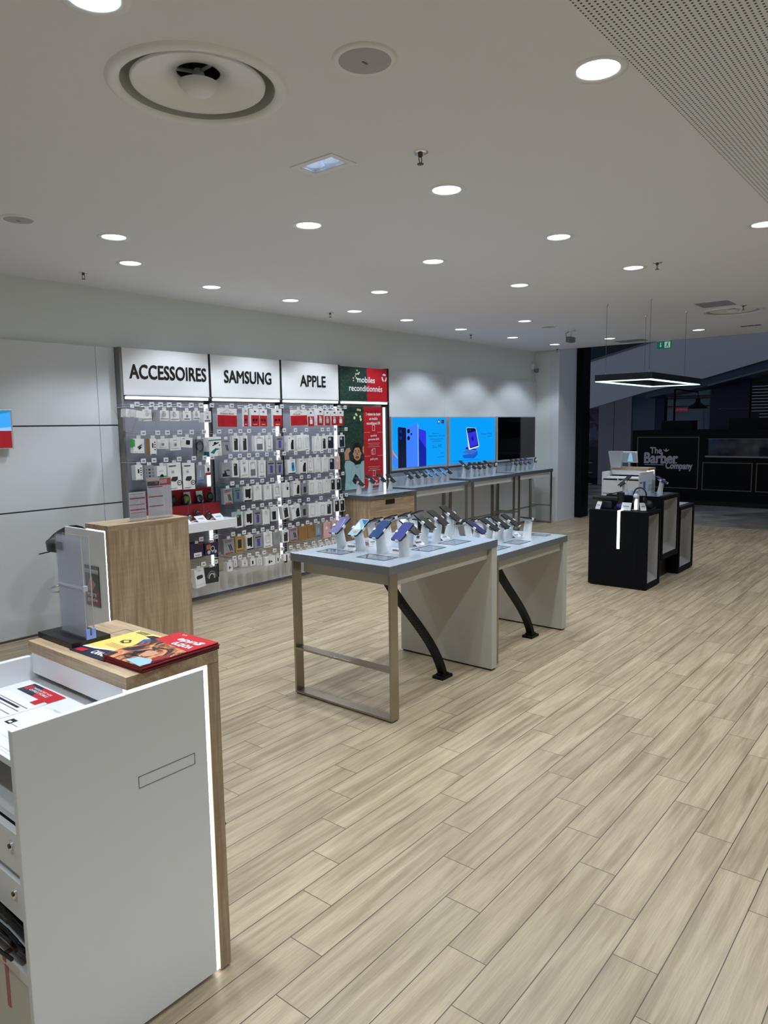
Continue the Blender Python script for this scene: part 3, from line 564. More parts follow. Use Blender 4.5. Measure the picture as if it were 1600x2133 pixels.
        shape_on(body,o,XD,ZD,ell(w*0.78,hh*0.26,w*0.17,w*0.17,16),C('ink')); shape_on(body,o,XD,ZD,ell(w*0.78,hh*0.26,w*0.12,w*0.12,16),C('white_card'),0.0018); quad_on(body,o,XD,ZD,w*0.68,hh*0.25,w*0.16,hh*0.03,C('ink'),0.0024); quad_on(body,o,XD,ZD,w*0.1,hh*0.88,w*0.5,hh*0.04,C('dark_window')); quad_on(body,o,XD,ZD,w*0.1,hh*0.06,w*0.5,hh*0.02,C('mid_grey'))
    elif ds == 'redlow': quad_on(body,o,XD,ZD,0,0,w,hh*0.25,RED); shape_on(body,o,XD,ZD,ell(w*0.6,hh*0.55,w*0.2,hh*0.22,12),C('ink'))
    elif ds == 'neck': body.tube([(x0+w*0.5+w*0.42*math.cos(q),Y-0.006,z0+hh*0.6+hh*0.3*math.sin(q)) for q in [PI*k/8-0.6 for k in range(-3,13)]],0.004,C('ink'),6); quad_on(body,o,XD,ZD,w*0.0,0,w*0.12,hh,C('dark_window'))
    elif ds == 'teal': quad_on(body,o,XD,ZD,0,hh*0.82,w,hh*0.05,C('teal_ink')); shape_on(body,o,XD,ZD,[(w*0.08,hh*0.2),(w*0.5,hh*0.42),(w*0.9,hh*0.36),(w*0.55,hh*0.3),(w*0.35,hh*0.12)],C('teal_ink')); shape_on(body,o,XD,ZD,[(w*0.25,hh*0.58),(w*0.3,hh*0.54),(w*0.8,hh*0.68),(w*0.78,hh*0.74)],C('ink')); shape_on(body,o,XD,ZD,ell(w*0.5,hh*0.68,w*0.12,hh*0.07,10),C('ink')); body.box(x0-0.001,Y+0.001,z0,x0-0.0003,Y+dep,z0+hh*0.25,C('teal_ink')); shape_on(body,o,XD,ZD,ell(w*0.84,hh*0.56,w*0.06,w*0.06,8),C('orange_ink'))
    elif ds == 'speaker': shape_on(body,o,XD,ZD,rrect(w*0.42,hh*0.28,w*0.36,hh*0.44,w*0.06),C('ink')); quad_on(body,o,XD,ZD,w*0.1,hh*0.8,w*0.2,hh*0.06,C('mid_grey'))
    elif ds == 'cyan': shape_on(body,o,XD,ZD,rrect(w*0.5,hh*0.2,w*0.36,hh*0.6,w*0.1),C('cyan_ink')); shape_on(body,o,XD,ZD,ell(w*0.68,hh*0.5,w*0.12,hh*0.14,10),C('blue_print'),0.0018); quad_on(body,o,XD,ZD,w*0.05,0.003,w*0.9,hh*0.08,C('ink'))
    elif ds == 'purplebox': quad_on(body,o,XD,ZD,w*0.25,hh*0.08,w*0.6,hh*0.3,C('white_card')); quad_on(body,o,XD,ZD,w*0.35,hh*0.18,w*0.35,hh*0.05,C('mid_grey'),0.0018); quad_on(body,o,XD,ZD,w*0.3,hh*0.5,w*0.4,hh*0.35,C('dark_window')); quad_on(body,o,XD,ZD,w*0.6,hh*0.92,w*0.4,hh*0.07,RED)
    elif ds == 'camerabox': shape_on(body,o,XD,ZD,[(w*0.1,hh*0.5),(w*0.1,hh*0.85),(w*0.4,hh*0.9),(w*0.45,hh*0.6),(w*0.3,hh*0.48)],C('orange_ink')); shape_on(body,o,XD,ZD,ell(w*0.56,hh*0.52,w*0.17,w*0.17,16),C('white_card')); shape_on(body,o,XD,ZD,ell(w*0.56,hh*0.52,w*0.12,w*0.12,16),C('ink'),0.0018); shape_on(body,o,XD,ZD,ell(w*0.28,hh*0.26,w*0.12,w*0.12,12),C('pale_grey')); shape_on(body,o,XD,ZD,ell(w*0.78,hh*0.26,w*0.10,w*0.10,12),C('pale_grey')); quad_on(body,o,XD,ZD,w*0.52,hh*0.22,w*0.08,hh*0.16,C('white_card'))
    elif ds == 'headband': shape_on(body,o,XD,ZD,rrect(w*0.15,hh*0.45,w*0.66,hh*0.2,hh*0.09),C('dark_window')); quad_on(body,o,XD,ZD,w*0.4,hh*0.88,w*0.2,hh*0.02,C('mid_grey')); quad_on(body,o,XD,ZD,0,hh*0.14,w,hh*0.02,C('pale_grey'))
    elif ds == 'charcable': body.tube([(x0+w*0.5+w*0.3*math.cos(q),Y-0.004,z0+hh*0.35+hh*0.4*math.sin(q)) for q in [PI*k/10 for k in range(11)]],0.006,C('mid_grey'),6); body.tube([(x0+w*0.5+w*0.2*math.cos(q),Y-0.004,z0+hh*0.3+hh*0.3*math.sin(q)) for q in [PI*k/10 for k in range(11)]],0.006,C('pale_grey'),6); quad_on(body,o,XD,ZD,w*0.6,hh*0.5,w*0.15,hh*0.1,C('white_card')); frame_on(body,o,XD,ZD,0,0,w,hh,0.006,C('ink'))
    elif ds == 'earbud': shape_on(body,o,XD,ZD,ell(w*0.4,hh*0.4,w*0.10,hh*0.2,10),C('ink')); shape_on(body,o,XD,ZD,ell(w*0.62,hh*0.4,w*0.08,hh*0.1,10),C('ink'))
    elif ds == 'plug': shape_on(body,o,XD,ZD,rrect(w*0.3,hh*0.2,w*0.3,hh*0.5,w*0.05),C('ink'))
    elif ds == 'cablewhite': quad_on(body,o,XD,ZD,w*0.4,0,w*0.2,hh*0.9,C('ink'))
    # punched hanging tab at the top
    cx = (x0+x1)/2
    body.box(cx-min(w*0.32,0.02), Y+0.001, z0+hh-0.002, cx+min(w*0.32,0.02), Y+0.003, z1+0.016, C('label_white'))
    nm = {'neck':'hanging_bag','pouch':'hanging_pouch'}.get(ds, 'hanging_package')
    loc = Vector((cx, Y+dep/2, z1)); tilt = rnd.uniform(-0.035, 0.035); yaw = rnd.uniform(-0.05,0.10)
    if ds in ('pouch','speaker'): tilt = 0.10
    if ds == 'headband': tilt = -0.10
    if rw == 4 and b == 1 and x0 > 5.2: tilt = -0.16
    o2 = body.build(nm, None, loc); o2.rotation_euler = (0, tilt, yaw)
    return tag(o2, label, 'packaged accessory', 'packages hanging on the product wall')
DS = {'pouch':'white soft pouch packs','whitebar':'white box, grey stripe','greyplain':'plain grey pack','icon':'small white box','green':'white box with green edge','cablebox':'narrow black-printed box','speaker':'tilted white box with black gadget','neck':'dark bag with neckband',
 'teal':'big white and teal box','icons':'grey card with small dark icons','greenlow':'white box with green bottom','charger':'tall box picturing black pad','bluepen':'grey and blue pack','redlow':'white pack with red bottom','purplebox':'purple box, white label','camerabox':'purple box picturing small camera',
 'headband':'tilted white box picturing grey band','charcable':'black-edged pack with coiled cable','rwtext':'wide red-white card','redwhite':'narrow red-white earbuds pack','redpods':'red pack with white case','greypen':'grey pack with dark sticks','dark':'white box with dark phone case','half':'white box with half-dark outline',
 'outline':'white box with thin outline','purple':'grey pack with purple rectangle','blackprint':'grey pack with black print','redpen':'grey pack with red stripes','multi':'black and white box, navy foot','white':'plain white slim box','blacktop':'deep white box with black spot','blackphone':'white box with black phone','gold':'gold-brown box with dark window',
 'earbud':'white earphone box','plug':'tiny white box with black plug','halfdark':'white box with slanted black phone','outline2':'pair of white outlined boxes','navycase':'navy phone case pack','cyan':'white box with cyan picture','pink':'pale pink case pack','blackcase':'black phone case pack','greydark':'grey pack with dark window','brown':'brown cardboard box','cablewhite':'white pack, black stripe'}
PROD=[(0,0,3.471,3.597,1.916,1.817,'pouch'),(0,0,3.634,3.725,1.901,1.787,'whitebar'),(0,0,3.735,3.804,1.898,1.786,'greyplain'),(0,0,3.814,3.905,1.894,1.790,'whitebar'),(0,0,3.915,4.013,1.890,1.785,'whitebar'),(0,0,4.050,4.146,1.891,1.789,'icon'),(0,0,4.167,4.244,1.892,1.793,'whitebar'),(0,0,4.287,4.377,1.889,1.770,'icon'),(0,1,3.527,3.636,1.644,1.505,'green'),(0,1,3.694,3.758,1.641,1.482,'cablebox'),(0,1,3.769,3.885,1.634,1.535,'icon'),(0,1,3.900,4.014,1.640,1.517,'icon'),(0,1,4.025,4.153,1.646,1.539,'speaker'),(0,1,4.183,4.272,1.625,1.452,'neck'),(0,1,4.328,4.483,1.640,1.445,'teal'),(0,2,3.532,3.603,1.412,1.268,'cablebox'),(0,2,3.627,3.719,1.406,1.260,'icons'),(0,2,3.744,3.849,1.392,1.252,'greenlow'),(0,2,3.862,4.013,1.411,1.149,'charger'),(0,2,4.029,4.169,1.403,1.145,'charger'),(0,2,4.181,4.264,1.379,1.200,'bluepen'),(0,2,4.277,4.339,1.375,1.264,'redlow'),(0,5,4.064,4.218,0.628,0.475,'purplebox'),(0,5,4.236,4.396,0.614,0.481,'camerabox'),(0,6,4.098,4.209,0.382,0.185,'headband'),(0,6,4.222,4.383,0.372,0.206,'charcable'),(1,0,4.451,4.694,1.918,1.726,'rwtext'),(1,0,4.780,4.836,1.921,1.728,'redwhite'),(1,0,4.873,4.982,1.917,1.727,'redwhite'),(1,0,4.988,5.093,1.913,1.726,'redwhite'),(1,0,5.166,5.302,1.920,1.724,'redwhite'),(1,1,4.495,4.589,1.614,1.463,'greypen'),(1,1,4.627,4.705,1.649,1.477,'dark'),(1,1,4.736,4.817,1.647,1.473,'dark'),(1,1,4.905,5.041,1.643,1.470,'half'),(1,1,5.068,5.154,1.645,1.465,'outline'),(1,1,5.202,5.311,1.633,1.470,'purple'),(1,2,4.477,4.583,1.387,1.226,'blackprint'),(1,2,4.608,4.687,1.401,1.223,'dark'),(1,2,4.718,4.811,1.400,1.211,'icon'),(1,2,4.824,4.925,1.395,1.204,'half'),(1,2,4.958,5.049,1.389,1.195,'outline'),(1,2,5.070,5.177,1.379,1.213,'purple'),(1,2,5.197,5.293,1.379,1.205,'purple'),(1,3,4.487,4.594,1.129,0.962,'redpen'),(1,3,4.613,4.711,1.130,0.975,'purple'),(1,3,4.743,4.849,1.130,0.968,'multi'),(1,3,4.875,4.979,1.135,0.961,'white'),(1,3,5.012,5.118,1.130,0.953,'white'),(1,3,5.146,5.248,1.131,0.962,'outline'),(1,3,5.276,5.382,1.132,0.961,'blacktop'),(1,4,4.613,4.717,0.881,0.710,'dark'),(1,4,4.749,4.850,0.877,0.709,'multi'),(1,4,4.864,4.967,0.876,0.706,'purple'),(1,4,4.980,5.080,0.870,0.697,'white'),(1,4,5.101,5.197,0.884,0.725,'blackphone'),(1,4,5.246,5.350,0.885,0.729,'dark'),(1,5,4.456,4.594,0.624,0.460,'redpen'),(1,5,4.613,4.718,0.631,0.459,'gold'),(1,5,4.750,4.839,0.629,0.465,'multi'),(1,5,4.852,4.969,0.625,0.458,'purple'),(1,5,4.989,5.103,0.628,0.455,'outline'),(1,5,5.117,5.213,0.614,0.469,'greyplain'),(1,5,5.248,5.347,0.618,0.472,'dark'),(1,6,4.493,4.565,0.385,0.283,'earbud'),(1,6,4.579,4.621,0.394,0.315,'icon'),(1,6,4.683,4.759,0.380,0.300,'icon'),(1,6,4.797,4.861,0.378,0.293,'plug'),(1,6,4.887,4.953,0.370,0.278,'outline'),(1,6,4.993,5.141,0.363,0.260,'earbud'),(1,6,5.155,5.203,0.356,0.268,'plug'),(2,0,5.414,5.674,1.913,1.731,'rwtext'),(2,0,5.681,5.778,1.904,1.719,'redpods'),(2,0,5.832,5.932,1.921,1.728,'redpods'),(2,0,5.948,6.042,1.906,1.727,'redpods'),(2,0,6.066,6.163,1.907,1.726,'redpods'),(2,0,6.171,6.270,1.907,1.725,'redpods'),(2,1,5.367,5.473,1.635,1.449,'halfdark'),(2,1,5.510,5.663,1.637,1.453,'outline2'),(2,1,5.783,5.883,1.621,1.433,'white'),(2,1,5.891,5.969,1.619,1.451,'dark'),(2,1,5.986,6.097,1.628,1.458,'navycase'),(2,1,6.179,6.278,1.625,1.469,'navycase'),(2,2,5.357,5.470,1.376,1.205,'cyan'),(2,2,5.536,5.654,1.379,1.199,'halfdark'),(2,2,5.669,5.744,1.379,1.208,'outline'),(2,2,5.767,5.867,1.385,1.196,'white'),(2,2,5.890,5.992,1.380,1.194,'white'),(2,2,6.009,6.097,1.375,1.215,'navycase'),(2,2,6.114,6.195,1.382,1.215,'pink'),(2,3,5.439,5.541,1.137,0.963,'halfdark'),(2,3,5.555,5.651,1.108,0.964,'greydark'),(2,3,5.675,5.858,1.129,0.956,'outline2'),(2,3,5.897,6.016,1.127,0.951,'white'),(2,3,6.025,6.097,1.131,0.981,'blackcase'),(2,3,6.114,6.204,1.131,0.974,'blackcase'),(2,4,5.379,5.523,0.876,0.707,'halfdark'),(2,4,5.538,5.634,0.863,0.708,'greydark'),(2,4,5.658,5.911,0.867,0.703,'outline2'),(2,4,5.936,6.040,0.864,0.698,'dark'),(2,4,6.081,6.163,0.880,0.723,'blackcase'),(2,4,6.171,6.255,0.878,0.719,'blackcase'),(2,5,5.355,5.477,0.630,0.477,'redpen'),(2,5,5.499,5.625,0.629,0.468,'brown'),(2,5,5.633,5.747,0.631,0.468,'brown'),(2,5,5.755,5.864,0.628,0.463,'bluepen'),(2,5,5.887,6.007,0.629,0.440,'pink'),(2,5,6.032,6.139,0.636,0.478,'pink'),(2,5,6.173,6.256,0.622,0.525,'blackcase'),(2,6,5.260,5.344,0.354,0.270,'cablewhite'),(2,6,5.375,5.447,0.370,0.306,'icon'),(2,6,5.484,5.565,0.370,0.305,'icon'),(2,6,5.603,5.693,0.374,0.314,'plug'),(2,6,5.717,5.786,0.382,0.321,'icon'),(2,6,5.818,5.897,0.384,0.323,'plug'),(2,6,5.929,6.009,0.391,0.329,'icon'),(2,6,6.034,6.108,0.394,0.338,'icon')]
PROD = sorted([((0 if (p[2]+p[3])/2 < 4.49 else 1 if (p[2]+p[3])/2 < 5.46 else 2),)+p[1:] for p in PROD], key=lambda p: (p[0], p[1], p[2]))
cnt = {}
for (b, rw, x0, x1, z1, z0, ds) in PROD:
    k = cnt.get((b, rw), 0); cnt[(b, rw)] = k+1
    lb = '%s, %s from left in %s row of %s bay' % (DS[ds], ORD[k], ORD[rw], BAYN[b])
    if b == 0 and rw >= 5: lb = '%s, %s in %s row below the watch ledge' % (DS[ds], ['left','right'][min(k,1)], ['upper','lower'][rw-5])
    product(b, rw, x0, x1, z1, z0, ds, lb)
    hook(bays[b], (x0+x1)/2, HZ[rw] if rw != 5 or b else 0.645, z1)
# glass-topped watch ledge in the left bay
t = thing('watch_ledge', 'white display ledge with clear case over it in the left bay', 'display shelf', (4.1, 5.8, 0.74))
MB().box(3.62,5.60,0.745,4.545,5.98,0.832,WHITE).build('ledge', t, world=True, bevel=0.003)
m = MB().box(3.64,5.93,0.835,4.50,5.98,1.14,RED).box(3.64,5.80,0.835,4.50,5.93,0.985,DRED); m.build('red_backing', t, world=True)
m = MB()
for x in (3.9,4.12,4.30): m.box(x,5.798,0.985,x+0.003,5.801,0.835,C('mid_grey'))
m.build('backing_seam', t, world=True)
MB().box(3.62,5.72,1.150,4.62,5.98,1.156,GLASS).box(4.614,5.62,0.832,4.62,5.98,1.150,GLASS).box(3.66,5.80,0.988,4.50,5.93,0.992,GLASS).build('clear_case', t, world=True)
def watch(x, y, z, label, strap, face, s=1.0, rz=0):
    w = thing('smart_watch', label, 'watch', (x, y, z), rz)
    MB().tube([(0.0+0.036*s*math.cos(q),0,0.04*s+0.04*s*math.sin(q)) for q in [2*PI*k/18 for k in range(19)]],0.009*s,mat(*strap),8,False).build('strap', w)
    MB().lathe([(0.001,0),(0.022*s,0),(0.026*s,0.006),(0.026*s,0.014),(0.001,0.014)], (0,0,0), mat(*face), 20).xf(Matrix.Translation((0,-0.012,0.045*s))@Matrix.Rotation(PI/2,4,'X')).build('watch_face', w)
    return w
BK = ('strap_black',(26,26,30),0.5)
watch(4.0,5.87,0.992,'round dark watch on the upper red step, leftmost',BK,('face_dark',(50,54,60),0.2),1.1)
watch(4.14,5.86,0.992,'watch with a yellow-green face on the upper red step',BK,('face_green',(120,150,40),0.3),1.1)
watch(4.30,5.86,0.992,'small dark watch leaning beside the second white card',BK,('face_dark',(50,54,60),0.2),0.9)
watch(4.42,5.86,0.992,'dark watch at the right end of the upper red step',BK,('face_dark2',(60,80,70),0.2),1.1)
watch(4.06,5.72,0.832,'black watch on the white ledge between the left two price cards',BK,('face_silver',(150,152,156),0.2,0.6),1.0,0.2)
watch(4.29,5.72,0.832,'black watch on the white ledge before the right price card',BK,('face_dark',(50,54,60),0.2),1.0,0.2)
watch(4.20,5.78,0.86,'square-faced watch raised at the back of the white ledge',BK,('face_dark',(50,54,60),0.2),0.9)
def price_card(x, y, z, label, w=0.085, h=0.06, rz=0.0, tilt=0.6, c='label_white', txt=None, cat='price card'):
    m = MB().box(-w/2,-0.0015,0,w/2,0.0015,h,C(c))
    quad_on(m,(-w/2,-0.0015,0),XD,ZD,w*0.2,h*0.45,w*0.6,h*0.12,C('mid_grey')); quad_on(m,(-w/2,-0.0015,0),XD,ZD,w*0.3,h*0.25,w*0.4,h*0.07,C('pale_grey'))
    if txt: add_text(m,txt,(-w*0.36,-0.0015,h*0.5),XD,ZD,w*0.72,h*0.26,C('navy'),0.002,0.02)
    m.xf(Matrix.Rotation(-tilt,4,'X'))
    m.box(-w/2,0.002,0,w/2,h*math.sin(tilt),0.003,C('dark_window'))
    o = m.build('price_card', None, (0,0,0)); o.location = (x,y,z); o.rotation_euler = (0,0,rz)
    return tag(o, label, cat, 'small price cards')
for x, l in ((3.99,'white price card at the left end of the watch ledge'),(4.175,'middle white price card on the watch ledge'),(4.38,'white price card near the right end of the watch ledge')): price_card(x,5.645,0.833,l,0.11,0.085,0.05,0.95)
for x, l in ((4.19,'white card standing behind the green-faced watch'),(4.335,'white card standing behind the small leaning watch')): price_card(x,5.895,0.993,l,0.075,0.11,0.0,0.15)
# ================================================================ POSTER BAY
x0, x1 = BAYX[3], BAYX[4]
t = thing('poster_bay', 'tall poster bay with grass photo left and red panel right', 'poster', (x0, 5.95, 0))
bay_body(t, 3, x0+0.0, x1)
MB().box(x1+0.004,5.94,0.9,x1+0.03,6.03,2.02,ALU).build('edge_profile', t, world=True)
MB().box(x0+0.005,5.985,0.0,x1-0.05,6.03,0.93,GREYP).build('lower_board', t, world=True)
m = MB().box(x0+0.004,5.93,2.022,6.944,6.0,2.43,GRASS).box(6.944,5.93,2.022,x1+0.004,6.0,2.43,RED)
o = (x0+0.004,5.93,2.022)
for fx, fz, r in ((0.32,0.37,0.014),(0.34,0.33,0.018),(0.30,0.325,0.015),(0.285,0.30,0.012),(0.25,0.275,0.013),(0.25,0.245,0.011),(0.31,0.275,0.015),(0.345,0.265,0.014),(0.36,0.345,0.013)): shape_on(m,o,XD,ZD,ell(fx,fz,r,r*0.8,8),C('flower'),0.001)
rd = random.Random(3)
for k in range(26):
    a, b_ = rd.uniform(0.02,0.45), rd.uniform(0.02,0.3); q = rd.uniform(-1,1); shape_on(m,o,XD,ZD,[(a,b_),(a+0.05,b_+0.05*q),(a+0.05,b_+0.05*q+0.002),(a,b_+0.003)],mat('grass_blade',(88,116,90),0.5),0.0006)
add_text(m,'mobiles',(x0+0.325,5.93,2.248),XD,ZD,0.335,0.072,C('white_card'),0.002,0.02); add_text(m,'reconditionnés',(x0+0.175,5.93,2.142),XD,ZD,0.63,0.072,C('white_card'),0.002,0.02)
# ring of three hands logo
cx, cz = 0.845, 0.30
for q in range(3):
    a0 = PI/2 + 2*PI*q/3
    pts = [(cx+0.052*math.cos(a0+d),cz+0.052*math.sin(a0+d)) for d in (-0.8,-0.4,0,0.4,0.8)] + [(cx+0.030*math.cos(a0+d),cz+0.030*math.sin(a0+d)) for d in (0.6,0,-0.7)]
    shape_on(m,o,XD,ZD,pts,C('white_card'),0.002)
hd = m.build('header_picture', t, world=True)
m = MB().box(x0+0.01,5.975,0.93,6.92,5.985,1.955,GRASS).box(6.92,5.975,0.93,7.30,5.985,1.955,RED)
o = (x0+0.01,5.975,0.93); P_ = lambda pts, mm, l=0.001: shape_on(m,o,XD,ZD,pts,mm,l)
for fx, fz, r in ((0.36,0.985,0.016),(0.385,0.985,0.016),(0.41,0.98,0.016),(0.33,0.93,0.016),(0.345,0.92,0.014),(0.30,0.885,0.02),(0.41,0.90,0.018),(0.42,0.865,0.02)): P_(ell(fx,fz,r,r,8),C('flower'))
for k in range(40):
    a, b_ = rd.uniform(0.02,0.42), rd.uniform(0.45,0.98); q = rd.uniform(-1,1); P_([(a,b_),(a+0.05,b_+0.05*q),(a+0.05,b_+0.05*q+0.002),(a,b_+0.003)],mat('grass_blade',(88,116,90),0.5),0.0006)
P_([(0.10,0.0),(0.12,0.18),(0.10,0.30),(0.12,0.36),(0.20,0.36),(0.27,0.33),(0.38,0.33),(0.47,0.35),(0.47,0.0)],C('shirt'),0.001)
P_([(0.11,0.37),(0.10,0.46),(0.14,0.51),(0.20,0.52),(0.22,0.48),(0.18,0.45),(0.19,0.37)],C('skin'),0.0015); P_([(0.47,0.42),(0.44,0.47),(0.445,0.52),(0.47,0.54)],C('skin'),0.0015)
P_(ell(0.335,0.475,0.088,0.105,24),C('hair'),0.002); P_([(0.245,0.36),(0.30,0.30),(0.40,0.31),(0.43,0.36),(0.40,0.39),(0.28,0.39)],C('hair'),0.0018)
P_(ell(0.337,0.435,0.068,0.094,24),C('skin'),0.003)
P_([(0.282,0.385),(0.30,0.335),(0.337,0.322),(0.378,0.335),(0.394,0.385),(0.37,0.362),(0.337,0.352),(0.305,0.362)],C('hair'),0.004)
P_([(0.300,0.396),(0.320,0.408),(0.337,0.404),(0.355,0.408),(0.376,0.396),(0.37,0.388),(0.337,0.395),(0.306,0.388)],C('hair'),0.004); P_(ell(0.337,0.380,0.022,0.007,10),C('skin_dark'),0.004)
for s in (-1,1):
    P_(ell(0.337+s*0.030,0.458,0.014,0.0035,8,s*0.1),C('hair'),0.004); P_(ell(0.337+s*0.031,0.478,0.017,0.004,8,-s*0.15),C('hair'),0.004); P_(ell(0.337+s*0.073,0.44,0.008,0.018,8),C('skin'),0.0028)
P_([(0.331,0.46),(0.343,0.46),(0.352,0.42),(0.322,0.42)],C('skin_dark'),0.0036)
P_(ell(0.337,0.545,0.06,0.03,12),C('hair'),0.0036)
for a, b_, c_, d_ in ((0.20,0.05,0.24,0.30),(0.40,0.05,0.38,0.30),(0.15,0.1,0.3,0.02)): P_([(a,b_),(a+0.008,b_),(c_+0.004,d_),(c_,d_)],C('shirt_dark'),0.002)
P_([(0.26,0.32),(0.335,0.27),(0.41,0.32),(0.40,0.31),(0.335,0.255),(0.27,0.31)],C('shirt_dark'),0.002)
P_([(0.235,0.105),(0.295,0.055),(0.355,0.145),(0.295,0.195)],C('navy'),0.004)
WC = C('white_card')
def T_(s, cx_, z, w, h, bold=0.02): add_text(m,s,(cx_-w/2,5.975,z),XD,ZD,w,h,WC,0.002,bold)
for k, (s, w) in enumerate((('3 raisons de choisir',0.29),('un mobile',0.16),('reconditionné SFR',0.27))): T_(s,7.11,1.845-k*0.058,w,0.036)
for zz, l1, l2, ic in ((1.60,'qualité','garantie SFR',0),(1.30,'petit prix','',1),(1.02,'action','responsable',2)):
    frame_on(m,(7.085,5.975,zz+0.05),XD,ZD,0,0,0.05,0.075,0.005,WC,0.002)
    if ic == 1: frame_on(m,(7.06,5.975,zz+0.05),XD,ZD,0,0,0.03,0.06,0.005,WC,0.003)
    quad_on(m,(6.93,5.975,zz+0.03),XD,ZD,0,0,0.11,0.003,WC,0.002); quad_on(m,(7.18,5.975,zz+0.03),XD,ZD,0,0,0.11,0.003,WC,0.002)
    T_(l1,7.11,zz-0.03,0.12 if l1!='petit prix' else 0.15,0.034)
    if l2: T_(l2,7.11,zz-0.078,0.22,0.034)
    for q in range(3): quad_on(m,(6.99+0.02*(q%2),5.975,zz-0.11-q*0.022),XD,ZD,0,0,0.24-0.04*(q%2),0.004,C('pink_card'),0.002)
m.build('poster_panel', t, world=True)
# ================================================================ WALL TELEVISIONS
def tv(x0, x1, z0, z1, label, draw):
    t = thing('wall_television', label, 'television', ((x0+x1)/2, 5.97, z0))
    MB().box(x0,5.945,z0,x1,6.0,z1,mat('silver_bezel',(188,193,198),0.4,0.2)).build('bezel', t, world=True, bevel=0.003)
    m = MB(); draw(m, (x0+0.02, 5.9435, z0+0.03), x1-x0-0.035, z1-z0-0.045); m.build('screen', t, world=True)
    MB().box(x0+0.3,5.995,z0+0.2,x1-0.3,6.008,z1-0.2,BLACK).build('wall_bracket', t, world=True)
    return t
E1 = em('screen_sky',(0,158,250),1.0); E2 = em('screen_dark',(4,16,48),1.0); E3 = em('screen_periwinkle',(62,128,255),1.0); E4 = em('screen_violet',(50,50,225),1.0); E5 = em('screen_deep_blue',(10,30,160),1.0)
EW = em('screen_white',(225,240,255),1.0); EI = em('screen_ink',(12,60,130),1.0); EO = em('screen_orange',(220,140,90),1.0); EB = em('screen_black',(2,3,8),1.0)
def tv1(m, o, w, h):
    q = lambda x,y,a,b_,mm,l=0.0006: quad_on(m,o,XD,ZD,x*w,y*h,a*w,b_*h,mm,l); s = lambda p,mm,l=0.0006: shape_on(m,o,XD,ZD,[(a*w,b_*h) for a,b_ in p],mm,l)
    q(0,0,1,1,E1,0)
    s([(0,0.10),(0.05,0.02),(0.12,0.0),(0.2,0.0),(0.08,0.12),(0.03,0.26),(0,0.36)],E3); s([(0.0,0.30),(0.04,0.24),(0.08,0.2),(0.08,0.22),(0.03,0.30),(0.0,0.38)],EO,0.0012)
    s([(0.09,0.0),(0.235,0.0),(0.235,0.78),(0.22,0.80),(0.11,0.82),(0.09,0.80)],E2,0.0012)
    for a,b_ in ((0.14,0.73),(0.14,0.60)): s(ell(a,b_,0.025,0.035,14),E5,0.002)
    s([(0.235,0.0),(0.46,0.0),(0.455,0.86),(0.44,0.90),(0.26,0.81),(0.235,0.77)],E3,0.003); s([(0.44,0.0),(0.46,0.0),(0.455,0.86),(0.44,0.90)],em('screen_pale_blue',(120,180,255),1.0),0.0034)
    for a,b_,r in ((0.275,0.73,0.026),(0.275,0.59,0.026),(0.325,0.67,0.014)): s(ell(a,b_,r,r*1.7,16),E2,0.004); s(ell(a,b_,r*0.5,r*0.85,10),EB,0.0046)
    s([(0.46,0.0),(0.60,0.0),(0.60,0.70),(0.585,0.73),(0.46,0.78)],E4,0.0026); s([(0.46,0.60),(0.60,0.36),(0.60,0.0),(0.46,0.0)],E5,0.0032)
    X_, Z_ = o[0], o[2]
    for tx,a,b_,ww,hh in (('Redmi Note 13 Pro 5G',0.645,0.60,0.32,0.035),('1€',0.84,0.37,0.06,0.065),('AVEC',0.72,0.40,0.05,0.018)): add_text(m,tx,(X_+a*w,o[1],Z_+b_*h),XD,ZD,ww*w,hh*h,EI,0.002,0.01)
    for a,b_,ww in ((0.73,0.665,0.12),(0.68,0.545,0.26),(0.72,0.50,0.18),(0.72,0.37,0.10),(0.82,0.16,0.14),(0.88,0.24,0.06)): q(a,b_,ww,0.008,EI)
    q(0.83,0.88,0.045,0.07,E5); q(0.84,0.895,0.025,0.04,EW,0.0012); q(0.905,0.88,0.05,0.07,E2); q(0.915,0.90,0.03,0.03,em('screen_red',(200,30,50),1.0),0.0012)
